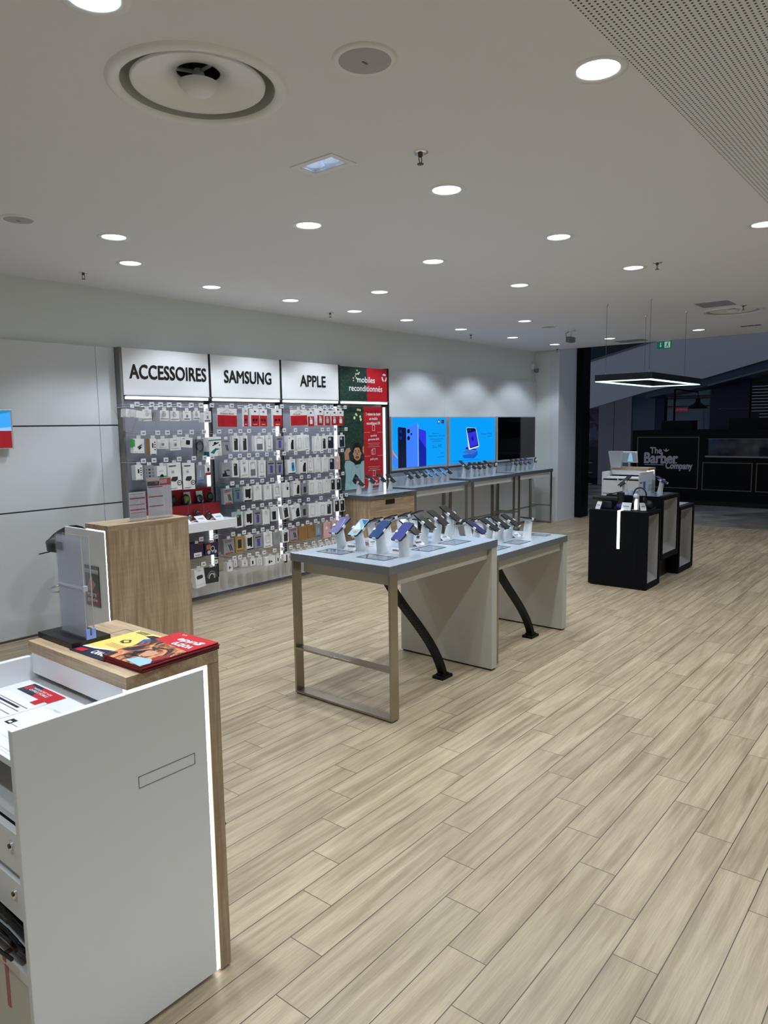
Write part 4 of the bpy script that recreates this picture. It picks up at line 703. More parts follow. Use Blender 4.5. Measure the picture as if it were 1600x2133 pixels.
def tv2(m, o, w, h):
    q = lambda x,y,a,b_,mm,l=0.0006: quad_on(m,o,XD,ZD,x*w,y*h,a*w,b_*h,mm,l); s = lambda p,mm,l=0.0006: shape_on(m,o,XD,ZD,[(a*w,b_*h) for a,b_ in p],mm,l)
    q(0,0,1,1,E1,0)
    s([(0.26,0.17),(0.28,0.10),(0.52,0.08),(0.60,0.17),(0.58,0.25),(0.44,0.19)],em('screen_mid_blue',(24,90,210),1.0)); s([(0.26,0.23),(0.46,0.17),(0.60,0.25),(0.40,0.31)],em('screen_steel_blue',(60,110,190),1.0),0.001); s([(0.28,0.30),(0.55,0.24),(0.62,0.31),(0.34,0.37)],E3,0.0014); s([(0.32,0.30),(0.56,0.26),(0.56,0.28),(0.34,0.35)],E5,0.0018)
    s([(0.34,0.76),(0.36,0.78),(0.53,0.77),(0.56,0.73),(0.63,0.36),(0.61,0.33),(0.41,0.28),(0.39,0.30)],EW,0.002)
    s([(0.345,0.755),(0.36,0.77),(0.525,0.765),(0.55,0.73),(0.615,0.36),(0.42,0.31)],E2,0.0026); s([(0.365,0.66),(0.45,0.67),(0.55,0.70),(0.60,0.385),(0.43,0.335)],E4,0.0032); s([(0.44,0.53),(0.48,0.60),(0.51,0.52),(0.48,0.46)],E5,0.0038)
    for a in (0.385,0.425): s(ell(a,0.72,0.015,0.024,12),EI,0.0036)
    add_text(m,'Galaxy Z Flip6',(o[0]+0.67*w,o[1],o[2]+0.60*h),XD,ZD,0.25*w,0.045*h,EI,0.002,0.01); q(0.81,0.56,0.11,0.01,EI); q(0.05,0.05,0.6,0.006,EI)
def tv3(m, o, w, h):
    q = lambda x,y,a,b_,mm,l=0.0006: quad_on(m,o,XD,ZD,x*w,y*h,a*w,b_*h,mm,l)
    m.poly([(o[0],o[1],o[2]),(o[0]+w,o[1],o[2]),(o[0]+w,o[1],o[2]+h),(o[0],o[1],o[2]+h)],mat('switched_off_screen',(3,4,9),0.06,var=0,spec=0.6))
tv(7.44,8.725,1.115,1.83,'first wall television, showing three phones on a bright blue screen',tv1); tv(8.79,10.10,1.11,1.83,'middle wall television, showing a folding phone on blue',tv2)
tv(10.16,11.46,1.10,1.835,'rightmost wall television, screen dark and reflecting the room',tv3)
def tvl(m, o, w, h):
    quad_on(m,o,XD,ZD,0,h*0.46,w,h*0.54,em('screen_sky2',(60,168,250),1.0),0); quad_on(m,o,XD,ZD,0,0,w,h*0.46,em('screen_red2',(150,24,34),1.0),0)
    shape_on(m,o,XD,ZD,[(w*0.5,h*0.46),(w,h*0.46),(w,h*0.56),(w*0.8,h*0.52)],em('screen_pale',(150,200,255),1.0)); shape_on(m,o,XD,ZD,[(w*0.6,h*0.98),(w*0.9,h*0.90),(w,h*0.97),(w,h)],em('screen_aqua',(20,140,200),1.0))
t = thing('wall_television', 'blue and red screen cut off by the left edge of the picture', 'television', (2.2, 5.95, 1.6))
MB().box(1.70,5.925,1.575,2.60,5.985,1.885,mat('silver_bezel')).build('bezel', t, world=True, bevel=0.003); m = MB(); tvl(m,(1.71,5.9235,1.585),0.875,0.29); m.build('screen', t, world=True); MB().box(2.0,5.985,1.65,2.4,6.004,1.8,BLACK).build('wall_bracket', t, world=True)
# ================================================================ COUNTERS UNDER THE TELEVISIONS
def bar_frame(m, x, y0, y1, zt, w=0.045, th=0.012, mid=0.30, s=STEEL):
    """flat-bar leg frame: two uprights, a floor bar and a stretcher"""
    pass
def display_table(name, label, cat, x0, x1, y0, y1, zt, legs, wall=False):
    t = thing(name, label, cat, ((x0+x1)/2, (y0+y1)/2, 0))
    top = MB().box(x0,y0,zt-0.05,x1,y1,zt,ALU).box(x0+0.004,y0+0.004,zt-0.002,x1-0.004,y1-0.004,zt+0.0012,TOPG).build('table_top', t, world=True, bevel=0.0015)
    MB().box(x0+0.08,y0+0.03,zt-0.125,x1-0.07,y1-0.03,zt-0.05,WHITE if wall else GREYL).build('apron', t, world=True, bevel=0.002)
    for lx, w in legs:
        MB().box(lx,y0,0.006,lx+w,y0+0.014,zt-0.05,STEEL).build('leg', t, world=True); MB().box(lx,y1-0.014,0.006,lx+w,y1,zt-0.05,STEEL).build('leg', t, world=True)
        MB().box(lx,y0+0.014,0.006,lx+w,y1-0.014,0.020,STEEL).box(lx+0.01,y0+0.0,0.0,lx+w-0.01,y0+0.05,0.006,BLACK).box(lx+0.01,y1-0.05,0.0,lx+w-0.01,y1,0.006,BLACK).build('floor_bar', t, world=True)
        MB().box(lx,y0+0.014,0.298,lx+w,y1-0.014,0.311,STEEL).build('stretcher', t, world=True)
    return t
def low_rail(t, x0, x1, y): MB().box(x0,y-0.02,0.298,x1,y+0.02,0.311,STEEL).build('long_rail', t, world=True)
wt = []
for i, (a, b_, zz, lb) in enumerate(((7.43,8.77,0.905,'first wall counter with steel legs, under the television with three phones'),(8.83,10.15,0.930,'second wall counter on steel legs, under the folding phone television'),(10.21,11.45,0.937,'last wall counter on steel legs, under the dark television'))):
    t = display_table('wall_counter', lb, 'table', a, b_, 5.595, 5.995, zz, ((a+0.03,0.05),(b_-0.08,0.05)), True); low_rail(t,a+0.08,b_-0.08,5.82); wt.append(t)
    MB().box(a+0.002,5.975,zz+0.002,b_-0.002,5.995,1.085,mat('upstand_grey_glass',(168,180,190),0.2,0.1)).box(a+0.002,5.974,1.085,b_-0.002,5.996,1.090,BLACK).build('upstand', t, world=True)
t = thing('recycling_counter', 'oak box counter with steel top and black letter slot, below the poster', 'cabinet', (6.6,5.62,0))
MB().box(6.15,5.245,0.88,7.13,5.97,0.928,ALU).box(6.154,5.249,0.926,7.126,5.966,0.9292,TOPG).build('counter_top', t, world=True, bevel=0.0015)
MB().box(6.17,5.265,0.07,7.10,5.95,0.88,oak_material('oak_laminate_pale_upright',2,1.14)).build('carcass', t, world=True, bevel=0.002)
MB().box(6.25,5.32,0.0,7.05,5.92,0.07,WHITE).build('plinth', t, world=True)
m = MB().box(6.20,5.256,0.10,7.07,5.266,0.86,oak_material('oak_laminate_pale_lengthwise',0,1.14)).box(6.48,5.250,0.795,6.66,5.262,0.855,BLACK)
add_text(m,'ICI, NOUS COLLECTONS VOTRE TÉLÉPHONE',(6.335,5.256,0.60),XD,ZD,0.62,0.026,C('dark_window'),0.002,0.01); add_text(m,'DÉPOSEZ VOTRE ANCIEN MOBILE À RECYCLER ICI',(6.245,5.256,0.555),XD,ZD,0.80,0.028,C('dark_window'),0.002,0.02)
for a in (6.26,7.02): frame_on(m,(a-0.025,5.256,0.605),XD,ZD,0,0,0.04,0.045,0.005,C('dark_window'),0.002)
m.build('front_door', t, world=True)
m = MB(); add_text(m,'NOUS COLLECTONS ET RECYCLONS TOUS LES MOBILES',(6.25,5.245,0.907),XD,ZD,0.68,0.014,C('ink'),0.001,0.01); add_text(m,'POUR LEUR DONNER UNE SECONDE VIE',(6.42,5.245,0.887),XD,ZD,0.50,0.013,C('ink'),0.001,0.01); frame_on(m,(6.955,5.245,0.885),XD,ZD,0,0,0.035,0.038,0.004,C('ink'))
m.build('edge_lettering', t, world=True)
for ch in t.children:      # the box stands right of the product wall
    for v in ch.data.vertices:
        w = v.co + t.location; w = Vector((6.455+(w.x-6.15)*0.964, w.y+0.262 if w.y < 5.7 else w.y, w.z*0.955)); v.co = w - t.location
# ================================================================ PHONE TABLES IN THE MIDDLE
def end_panel(t, x0, x1, y0, y1, z1): MB().box(x0,y0,0.012,x1,y1,z1,GREYL).box(x0+0.01,y0+0.01,0,x1-0.01,y1-0.01,0.012,BLACK).build('end_panel', t, world=True, bevel=0.003)
TA = thing('phone_table', 'near grey phone table with bare steel leg frame', 'table', (3.7, 2.91, 0))
MB().box(3.105,2.508,0.875,4.30,3.315,0.925,ALU).box(3.109,2.512,0.923,4.296,3.311,0.9262,TOPG).build('table_top', TA, world=True, bevel=0.002)
MB().box(3.185,2.545,0.795,4.225,3.28,0.875,GREYL).build('apron', TA, world=True, bevel=0.002)
for yy in (2.51, 3.297): MB().box(3.112,yy,0.02,3.180,yy+0.016,0.875,STEEL).build('leg', TA, world=True, bevel=0.001)
MB().box(3.112,2.51,0.008,3.180,3.313,0.022,STEEL).box(3.125,2.515,0.0,3.17,2.58,0.008,BLACK).box(3.125,3.24,0.0,3.17,3.305,0.008,BLACK).build('floor_bar', TA, world=True, bevel=0.001)
MB().box(3.112,2.526,0.298,3.180,3.297,0.311,STEEL).build('stretcher', TA, world=True, bevel=0.001)
end_panel(TA, 4.232, 4.30, 2.512, 3.312, 0.876)
TB = thing('phone_table', 'far, lower grey phone table ending in a solid side panel', 'table', (4.93, 2.88, 0))
MB().box(4.335,2.553,0.745,5.51,3.21,0.795,ALU).box(4.339,2.557,0.793,5.506,3.206,0.7962,TOPG).build('table_top', TB, world=True, bevel=0.002)
MB().box(4.40,2.585,0.675,5.435,3.18,0.745,GREYL).build('apron', TB, world=True, bevel=0.002)
end_panel(TB, 5.44, 5.51, 2.556, 3.207, 0.746)
for yy in (2.556, 3.19): MB().box(4.34,yy,0.006,4.40,yy+0.016,0.745,STEEL).build('leg', TB, world=True)
MB().box(4.34,2.572,0.0,4.40,3.19,0.014,STEEL).build('floor_bar', TB, world=True)
INS = mat('screen_inlay_glass', (160,176,192), 0.05, 0.65, var=0, spec=0.8)
def inlay(t, x0, y0, x1, y1, z):
    m = MB().box(x0,y0,z-0.001,x1,y1,z+0.0018,INS); f = 0.008
    for a in ((x0-f,y0-f,x1+f,y0),(x0-f,y1,x1+f,y1+f),(x0-f,y0,x0,y1),(x1,y0,x1+f,y1)): m.box(a[0],a[1],z-0.001,a[2],a[3],z+0.0024,BLACK)
    m.build('glass_inlay', t, world=True)
for a in ((3.235,2.655,3.35,2.86),(3.235,3.0,3.35,3.20),(3.63,2.62,3.82,2.745),(3.93,2.62,4.12,2.745),(3.5,3.10,3.68,3.20)): inlay(TA,*a,0.925)
for a in ((4.56,2.66,4.74,2.79),(4.875,2.66,5.055,2.79),(5.36,2.68,5.45,2.84)): inlay(TB,*a,0.795)
DUCT = mat('duct_black',(8,8,9),0.55,spec=0.25)
def cable_duct(pts, base, label):
    t = thing('cable_duct', label, 'cable duct', base)
    P = []
    def bez(a, b, c, d, s): return tuple(((1-s)**3)*a[i]+3*((1-s)**2)*s*b[i]+3*(1-s)*s*s*c[i]+s**3*d[i] for i in range(3))
    rib = MB(); n = 34
    for k in range(n):
        s = (k+0.5)/n; p = Vector(bez(*pts, s)); q = Vector(bez(*pts, s+0.01)); d = (q-p).normalized(); L_ = 0.030
        side = Vector((0,1,0)); nn = d.cross(side).normalized(); M = Matrix(((side.x,nn.x,d.x,p.x),(side.y,nn.y,d.y,p.y),(side.z,nn.z,d.z,p.z),(0,0,0,1)))
        k0 = len(rib.v); rib.box(-0.026,-0.019,-L_/2,0.026,0.019,L_/2-0.004,DUCT).box(-0.022,-0.015,L_/2-0.006,0.022,0.015,L_/2+0.004,DUCT); rib.xf(M, k0)
    rib.build('duct_links', t, world=True)
    x, y, z = base; MB().box(x-0.06,y-0.045,0,x+0.06,y+0.045,0.02,DUCT).box(x-0.035,y-0.03,0.02,x+0.035,y+0.03,0.035,DUCT).build('floor_plate', t, world=True, bevel=0.003)
cable_duct(((3.33,2.72,0.80),(3.49,2.72,0.56),(3.82,2.72,0.32),(3.93,2.72,0.03)), (3.93,2.72,0), 'black segmented cable duct running from the near table to the floor')
cable_duct(((4.58,2.69,0.68),(4.74,2.69,0.46),(5.04,2.69,0.27),(5.14,2.69,0.03)), (5.14,2.69,0), 'black segmented cable duct running from the far table to the floor')
STW = mat('stand_white', (216,218,222), 0.32, var=0.01); STG = mat('stand_grey', (176,178,184), 0.4, var=0.02)
SCR = {'violet':em('phone_screen_violet',(66,58,140),1.0),'blue':em('phone_screen_blue',(38,74,140),0.9),'bluev':em('phone_screen_blue_violet',(58,70,160),0.95),'bright':em('phone_screen_bright',(150,200,225),1.0),
   'off':mat('phone_glass_off',(40,39,38),0.15,var=0,spec=0.5),'sky':em('phone_screen_sky',(70,130,200),0.9),'navy':em('phone_screen_navy',(48,46,110),0.8)}
def security_stand(x, y, z, rz, label, group, tall=0.118, cat='phone stand'):
    """leaning white holder; its low side faces local -x"""
    t = thing('security_stand', label, cat, (x,y,z), rz, group)
    m = MB(); n = 18; P = []
    prof = [(0.0,0.040,0.030,0.0),(0.03,0.037,0.027,-0.006),(0.08,0.034,0.024,-0.016),(tall,0.031,0.023,-0.026)]
    vs = []; fs = []
    for zz, ra, rb, sh in prof:
        for k in range(n): q = 2*PI*k/n; vs.append((sh+rb*math.cos(q), ra*math.sin(q), zz + (0.018*math.cos(q) if zz == tall else 0)))
    for i in range(3):
        for k in range(n): fs.append((i*n+k,i*n+(k+1)%n,(i+1)*n+(k+1)%n,(i+1)*n+k))
    m.add(vs, fs, STW, True); m.add(vs[-n:], [tuple(range(n))], STW); m.build('stand_body', t)
    return t
def phone_on(x, y, z, rz, label, group, screen='off', L=0.158, Wd=0.074, tilt=36, tall=0.118, case=BLACK, lens=False):
    """phone held on top of a security stand; arms of the stand grip its edges"""
    p = thing('display_phone', label, 'phone', (x,y,z), rz, group)
    M = Matrix.Translation((-0.018,0,tall+0.022)) @ Matrix.Rotation(-math.radians(tilt),4,'Y')
    body = MB(); pts = rrect(-L/2,-Wd/2,L,Wd,0.011); h = 0.0085
    top = [(a,b_,h) for a,b_ in pts]; bot = [(a,b_,0) for a,b_ in pts]; n = len(pts)
    body.add(bot+top,[tuple(range(n))[::-1],tuple(range(n,2*n))]+[(k,(k+1)%n,n+(k+1)%n,n+k) for k in range(n)],case)
    body.xf(M).build('phone_body', p)
    sc = MB(); sc.poly([(a*0.965,b_*0.93,h+0.0006) for a,b_ in pts], SCR[screen])
    if screen == 'bright':
        sc.poly([(-0.02,-0.03,h+0.001),(0.02,0.0,h+0.001),(0.05,0.03,h+0.001),(-0.03,0.03,h+0.001)], em('screen_white',(225,240,255),1.0)); sc.poly([(-0.06,-0.02,h+0.001),(-0.04,-0.02,h+0.001),(-0.04,0.005,h+0.001),(-0.06,0.005,h+0.001)], em('screen_orange',(220,140,90),1.0)); sc.poly([(0.02,-0.033,h+0.001),(0.07,-0.033,h+0.001),(0.07,0.02,h+0.001)], em('phone_screen_mid',(60,100,170),1.0))
    if screen == 'violet': sc.poly([(-0.02,-0.03,h+0.001),(0.06,-0.01,h+0.001),(0.065,0.004,h+0.001),(-0.02,-0.02,h+0.001)], em('phone_lilac',(130,110,190),1.0))
    sc.xf(M).build('screen', p)
    return p, M
def arms_for(st, M, L, Wd):
    m = MB()
    for s in (-1,1):
        m.box(-0.02,s*(Wd/2+0.002)-0.003,-0.006,0.004,s*(Wd/2+0.002)+0.003,0.013,STW); m.box(-0.016,s*(Wd/2-0.004)-0.006,0.0093,0.0,s*(Wd/2+0.002)+0.002,0.0125,STW)
    m.box(-L/2-0.006,-0.022,-0.006,-L/2-0.001,0.0,0.0125,STW); m.box(-L/2-0.003,-0.020,-0.007,-0.02,-0.002,-0.001,STW)
    m.box(-0.03,-0.028,-0.012,0.03,0.028,-0.001,STW); m.box(-0.02,-Wd/2-0.004,-0.008,0.004,Wd/2+0.004,-0.001,STW)
    m.xf(M).build('grip_arms', st)
CNT = {}
def phone_set(x, y, z, rz, where, group, screen='off', L=0.158, Wd=0.074, tilt=36, tall=0.118, plabel=None, slabel=None):
    st = security_stand(x, y, z, rz, slabel or ('white stand under ' + where.replace('the near table','near table').replace('the far table','far table')), 'security stands', tall)
    p, M = phone_on(x, y, z, rz, plabel or where, group, screen, L, Wd, tilt, tall)
    arms_for(st, M, L, Wd)
    return st
G1 = 'phones on display stands'
zA, zB = 0.9262, 0.7962
# row along the near end of the near table, screens lit
for x, y, sc, w in ((3.43,3.165,'violet','violet-lit phone, leftmost on the near table'),(3.425,2.995,'bright','brightest phone, second from left on the near table'),(3.43,2.825,'blue','blue-lit phone, third from left on the near table'),(3.435,2.652,'bluev','blue and violet-lit phone nearest the front corner of the near table')):
    phone_set(x,y,zA,0.0,w,G1,sc,0.165,0.08,33,0.125)
# right row of the near table, backs to the wall, facing the aisle
RY = PI/2
for x, y, w, tl, L in ((3.72,2.845,'first dark phone of the aisle-side row on the near table',0.105,0.16),(3.865,2.83,'second dark phone of the aisle-side row on the near table',0.125,0.17),(4.015,2.83,'third dark phone of the aisle-side row on the near table',0.135,0.17),(4.165,2.83,'fourth, highest dark phone of the aisle-side row on the near table',0.15,0.175)):
    phone_set(x,y,zA,RY,w,G1,'off',L,0.076,33,tl)
for x, y, w in ((3.70,3.12,'first phone of the wall-side row on the near table'),(3.86,3.12,'second phone of the wall-side row on the near table'),(4.02,3.12,'third phone of the wall-side row on the near table'),(4.17,3.12,'fourth phone of the wall-side row on the near table')):
    phone_set(x,y,zA,-RY,w,G1,'off',0.16,0.076,22,0.12)
for x, y, sc, w in ((4.62,2.90,'navy','blue-screened phone, first of the aisle-side row on the far table'),(4.80,2.89,'off','second phone of the aisle-side row on the far table'),(4.965,2.89,'off','third phone of the aisle-side row on the far table'),(5.12,2.89,'off','fourth phone of the aisle-side row on the far table')):
    phone_set(x,y,zB,RY,w,G1,sc,0.17,0.078,30,0.12)
for x, y, w in ((4.66,3.08,'first phone of the wall-side row on the far table'),(4.84,3.08,'second phone of the wall-side row on the far table'),(5.02,3.08,'third phone of the wall-side row on the far table'),(5.18,3.08,'last phone of the wall-side row on the far table')):
    phone_set(x,y,zB,-RY,w,G1,'off',0.16,0.076,20,0.12)
phone_set(5.27,2.80,zB,PI,'lone phone at the far end of the far table',G1,'off',0.15,0.076,12,0.12)
CL = []
def loop_cable(x, y, z, rz, label, col='stand_grey'):
    m = MB().tube([(0,0,0.12),(0.03,0,0.13),(0.055,0.01,0.09),(0.04,0.015,0.03),(0.02,0.01,0.004)],0.0028,STG,6)
    o = m.build('security_cable', None, (0,0,0)); o.location = (x,y,z); o.rotation_euler = (0,0,rz); tag(o, label, 'cable', 'looped security cables')
for x, y, z, l in ((3.50,2.74,zA,'thin looped cable beside the front corner phone'),(4.21,2.80,zA,'thin looped cable by the highest dark phone of the near table'),(5.33,2.78,zB,'thin looped cable hanging from the lone end phone')): loop_cable(x,y,z,0.4,l)
for x, y, z, rz, l, w, tx in ((3.40,3.075,zA,-RY,'lit white price tent between the two leftmost phones',0.10,'SAMSUNG'),(3.44,2.735,zA,-RY,'grey price tent between the two front corner phones',0.10,'SAMSUNG'),(3.79,2.79,zA,0,'price tent beside the first aisle-side phone',0.09,'SAMSUNG'),(4.09,2.79,zA,0,'price tent before the fourth aisle-side phone',0.09,None),(4.71,2.85,zB,0,'price tent between the first two phones of the far table',0.09,None),(5.20,2.84,zB,0,'grey clear price block near the lone end phone',0.10,None)):
    price_card(x,y,z,l,w,0.05,rz,0.9,'label_white',tx)
for x, y, l in ((3.58,3.03,'small red card standing among the phones of the near table'),): price_card(x,y,zA,l,0.05,0.06,-0.6,0.2,'white_card'); 
tag(MB().box(-0.028,-0.002,0,0.028,0.002,0.075,RED).build('red_card', None, (3.60,2.96,zA)), 'red card seen between the second and third lit phones', 'card')
t = thing('black_tablet_stand', 'black stand with a flat top behind the near table phones', 'phone stand', (4.06,2.99,zA))
MB().tube([(0,0,0),(0,0,0.02),(0.0,0.0,0.13)],[0.035,0.022,0.024],BLACK,14).build('stem', t); MB().box(-0.06,-0.035,0.13,0.06,0.035,0.139,BLACK).build('plate', t, bevel=0.003)
# phones along the wall
def wall_row(items, y, grp, ZW):
    for x, w, sc, tl, L in items: phone_set(x,y,ZW,RY,w,grp,sc,L,0.076,38,tl)
wall_row([(6.55,'brownish phone, first of four below the poster','off',0.13,0.16),(6.76,'dark phone, second of four below the poster','off',0.15,0.16),(6.97,'dark phone, third of four below the poster','off',0.15,0.165),(7.16,'dark phone, fourth of four below the poster','off',0.13,0.165)],5.76,G1,0.8885)
wall_row([(7.64,'first dark phone under the television with three phones','off',0.12,0.16),(7.80,'second dark phone under the television with three phones','off',0.12,0.16),(7.965,'third dark phone under the television with three phones','off',0.12,0.15),(8.11,'first blue-lit phone under the television with three phones','sky',0.12,0.15),(8.275,'second blue-lit phone under the television with three phones','sky',0.12,0.15),(8.45,'third blue-lit phone under the television with three phones','sky',0.12,0.15),(8.57,'last black phone under the television with three phones','off',0.13,0.16)],5.84,G1,0.9062)
wall_row([(9.00,'tall black phone, first under the folding phone television','off',0.16,0.21),(9.22,'second phone under the folding phone television','off',0.14,0.16),(9.36,'third phone under the folding phone television','off',0.13,0.16),(9.50,'fourth phone under the folding phone television','off',0.13,0.16),(9.66,'fifth phone under the folding phone television','off',0.14,0.17)],5.84,G1,0.9312)
wall_row([(10.36+0.16,'first phone under the dark television','off',0.12,0.16),(10.68,'second phone under the dark television','off',0.12,0.16),(10.84,'third phone under the dark television','navy',0.12,0.16),(11.0,'fourth phone under the dark television','navy',0.12,0.16)],5.86,G1,0.9382)
ZW = 0.9312
for x, l in ((9.84,'watch on a white stand under the folding phone television'),(11.18,'watch on a white stand under the dark television')):
    ZW = 0.9312 if x < 10 else 0.9382
    st = security_stand(x,5.82,ZW,RY,'white stand carrying the '+l.split(' on')[0]+(' near the middle television' if x < 10 else ' near the dark television'),'security stands',0.12)
    watch(x,5.79,ZW+0.11,l,('strap_black',(26,26,30),0.5),('face_white',(220,222,226),0.3),1.0)
# ================================================================ BLACK DISPLAY ISLAND
GLG = mat('pale_grey_recess', (150,148,146), 0.5, var=0.02)
def cube(name, label, x0, x1, z0, z1, extra=None):
    t = thing(name, label, 'display plinth', ((x0+x1)/2, 2.81, 0))
    y0, y1 = 2.50, 3.12; f = 0.045
    m = MB().box(x0,y0+0.10,z0,x1,y1,z1,MBLACK).box(x0,y0,z0,x0+0.035,y0+0.10,z1,MBLACK).box(x1-f,y0,z0,x1,y0+0.10,z1,MBLACK).box(x0+0.035,y0,z0,x1-f,y0+0.10,z0+0.055,MBLACK).box(x0+0.035,y0,z1-0.04,x1-f,y0+0.10,z1,MBLACK)
    m.build('carcass', t, world=True, bevel=0.002)
    MB().add([(x0+0.036,y0+0.012,z0+0.056),(x1-f-0.001,y0+0.012,z0+0.056),(x1-f-0.001,y0+0.012,z1-0.041),(x0+0.036,y0+0.012,z1-0.041),(x0+0.036,y0+0.095,z0+0.056+0.07),(x1-f-0.03,y0+0.095,z0+0.056+0.07),(x1-f-0.03,y0+0.095,z1-0.10),(x0+0.036,y0+0.095,z1-0.10)],
        [(4,5,6,7),(0,1,5,4),(3,7,6,2),(1,2,6,5),(0,4,7,3)],GLG).build('side_recess', t, world=True)
    return t
t = cube('display_plinth','black plinth with a glowing vertical strip, front of three',7.25,7.66,0.012,0.805)
MB().box(7.246,2.785,0.41,7.2505,2.812,0.8065,LED).build('led_strip', t, world=True); MB().box(7.2515,2.785,0.8052,7.50,2.812,0.8075,LED).build('top_led_strip', t, world=True); MB().box(7.27,2.52,0,7.64,3.10,0.012,BLACK).build('foot', t, world=True)
t = cube('display_plinth','raised black plinth with grey recess, middle of three',7.70,8.25,0.25,0.925); MB().box(7.66,2.62,0.0,8.28,3.08,0.25,BLACK).build('foot', t, world=True)
MB().box(7.72,2.56,0.925,8.22,3.06,0.929,mat('plinth_top_painted_sheen',(128,146,172),0.12)).build('top_plate', t, world=True)  # pale blue colour stands in for the sheen on the black top
t = cube('display_plinth','low black plinth with grey recess, farthest of three',8.29,8.82,0.012,0.762); MB().box(8.31,2.52,0,8.80,3.10,0.012,BLACK).build('foot', t, world=True)
MB().box(8.33,2.56,0.762,8.79,3.06,0.766,mat('plinth_top_pale',(190,205,220),0.2)).build('top_plate', t, world=True)
ZI = 0.8065
t = thing('game_controller_deck', 'long flat black device on a black round hub, left on the front plinth', 'device', (7.42,2.98,ZI))
MB().box(-0.05,-0.12,0.085,0.05,0.16,0.13,BLACK).build('deck', t, bevel=0.012); MB().tube([(0,-0.13,0.06),(0,-0.13,0.175)],0.04,BLACK,18).build('hub', t); MB().box(-0.04,-0.05,0,0.04,0.07,0.085,mat('device_dark_blue',(34,38,54),0.35)).build('dock', t, bevel=0.01)
for x, y, l, rz, w in ((7.30,3.05,'white price card at the left end of the front plinth',-RY-0.3,0.06),(7.33,2.76,'white card leaning in the middle of the front plinth',-RY,0.10),(7.40,2.60,'white card leaning at the right of the front plinth',-RY+0.6,0.06)): price_card(x,y,ZI,l,w,0.085,rz,0.45)
t = thing('round_speaker', 'small violet rounded speaker behind the glowing strip', 'speaker', (7.42,2.84,ZI)); MB().lathe([(0.001,0),(0.04,0.002),(0.055,0.03),(0.05,0.06),(0.02,0.075),(0.001,0.077)],(0,0,0),mat('speaker_violet',(70,60,150),0.5),24,True,0.7,1.0).build('shell', t)
t = thing('headphone_stand', 'white glowing column with black headphones hung over it', 'stand', (7.40,2.68,ZI))
MB().tube([(0,0,0),(0,0,0.115)],0.017,mat('white_glow_column',(235,242,250),0.3,emit=0.9,var=0),16).lathe([(0.001,0),(0.05,0.0),(0.05,0.008),(0.001,0.01)],(0,0,0),CHROME,20,True).lathe([(0.001,0.0),(0.02,0.006),(0.028,0.03),(0.02,0.055),(0.001,0.06)],(0,0,0.115),WHITE,18,True).tube([(0,-0.03,0.0),(0,-0.03,0.22)],0.007,CHROME,8).build('column', t)
t = thing('headphones', 'black over-ear headphones on the chrome post of the front plinth', 'headphones', (7.40,2.64,ZI))
MB().tube([(0,0.065*math.cos(q),0.16+0.075*math.sin(q)) for q in [PI*k/14-0.1 for k in range(16)]],0.008,BLACK,8).build('headband', t)
for s in (-1,1): MB().tube([(0,s*0.062,0.11),(0,s*0.046,0.105)],0.034,BLACK,16).build('ear_cup', t)
t = thing('round_headset', 'black rounded headset at the right of the front plinth', 'headphones', (7.48,2.58,ZI)); MB().lathe([(0.001,0),(0.04,0.004),(0.05,0.04),(0.035,0.08),(0.001,0.09)],(0,0,0.01),BLACK,20,True).build('shell', t); MB().tube([(-0.06,-0.05,0.006),(0,-0.04,0.008),(0.08,-0.05,0.02)],0.007,BLACK,8).build('arm', t)
t = thing('info_display', 'angled white information board on the raised plinth', 'sign', (7.9,2.76,0.929))
m = MB().box(-0.16,-0.003,0.0,0.22,0.003,0.21,mat('board_white_grey',(196,200,210),0.3)); o = (-0.16,-0.003,0); quad_on(m,o,XD,ZD,0.10,0.05,0.05,0.09,C('blue_print')); quad_on(m,o,XD,ZD,0.02,0.12,0.06,0.02,C('mid_grey')); quad_on(m,o,XD,ZD,0.2,0.12,0.03,0.035,C('pale_grey')); [quad_on(m,o,XD,ZD,0.2,0.03+q*0.013,0.15,0.004,C('mid_grey')) for q in range(6)]
m.xf(Matrix.Rotation(-0.12,4,'Z')).build('board', t)
phone_set(7.78,2.93,0.929,-0.7,'black phone tilted up at the left of the raised plinth',G1,'off',0.165,0.078,40,0.12)
phone_set(8.06,2.66,0.929,RY-0.15,'dark blue phone at the right of the raised plinth',G1,'navy',0.14,0.076,30,0.125)
loop_cable(8.18,2.70,0.929,0.2,'white cable curling from the phone on the raised plinth')
t = thing('acrylic_riser', 'small clear riser on the low far plinth', 'stand', (8.56,2.72,0.766)); MB().box(-0.16,-0.06,0.11,0.16,0.06,0.115,ACRY).box(-0.16,-0.06,0,-0.155,0.06,0.11,ACRY).box(0.155,-0.06,0,0.16,0.06,0.11,ACRY).tube([(0.14,-0.06,0),(0.16,-0.06,0.10)],0.006,WHITE,6).tube([(-0.10,-0.06,0),(-0.11,-0.06,0.10)],0.004,WHITE,6).build('shelf', t)
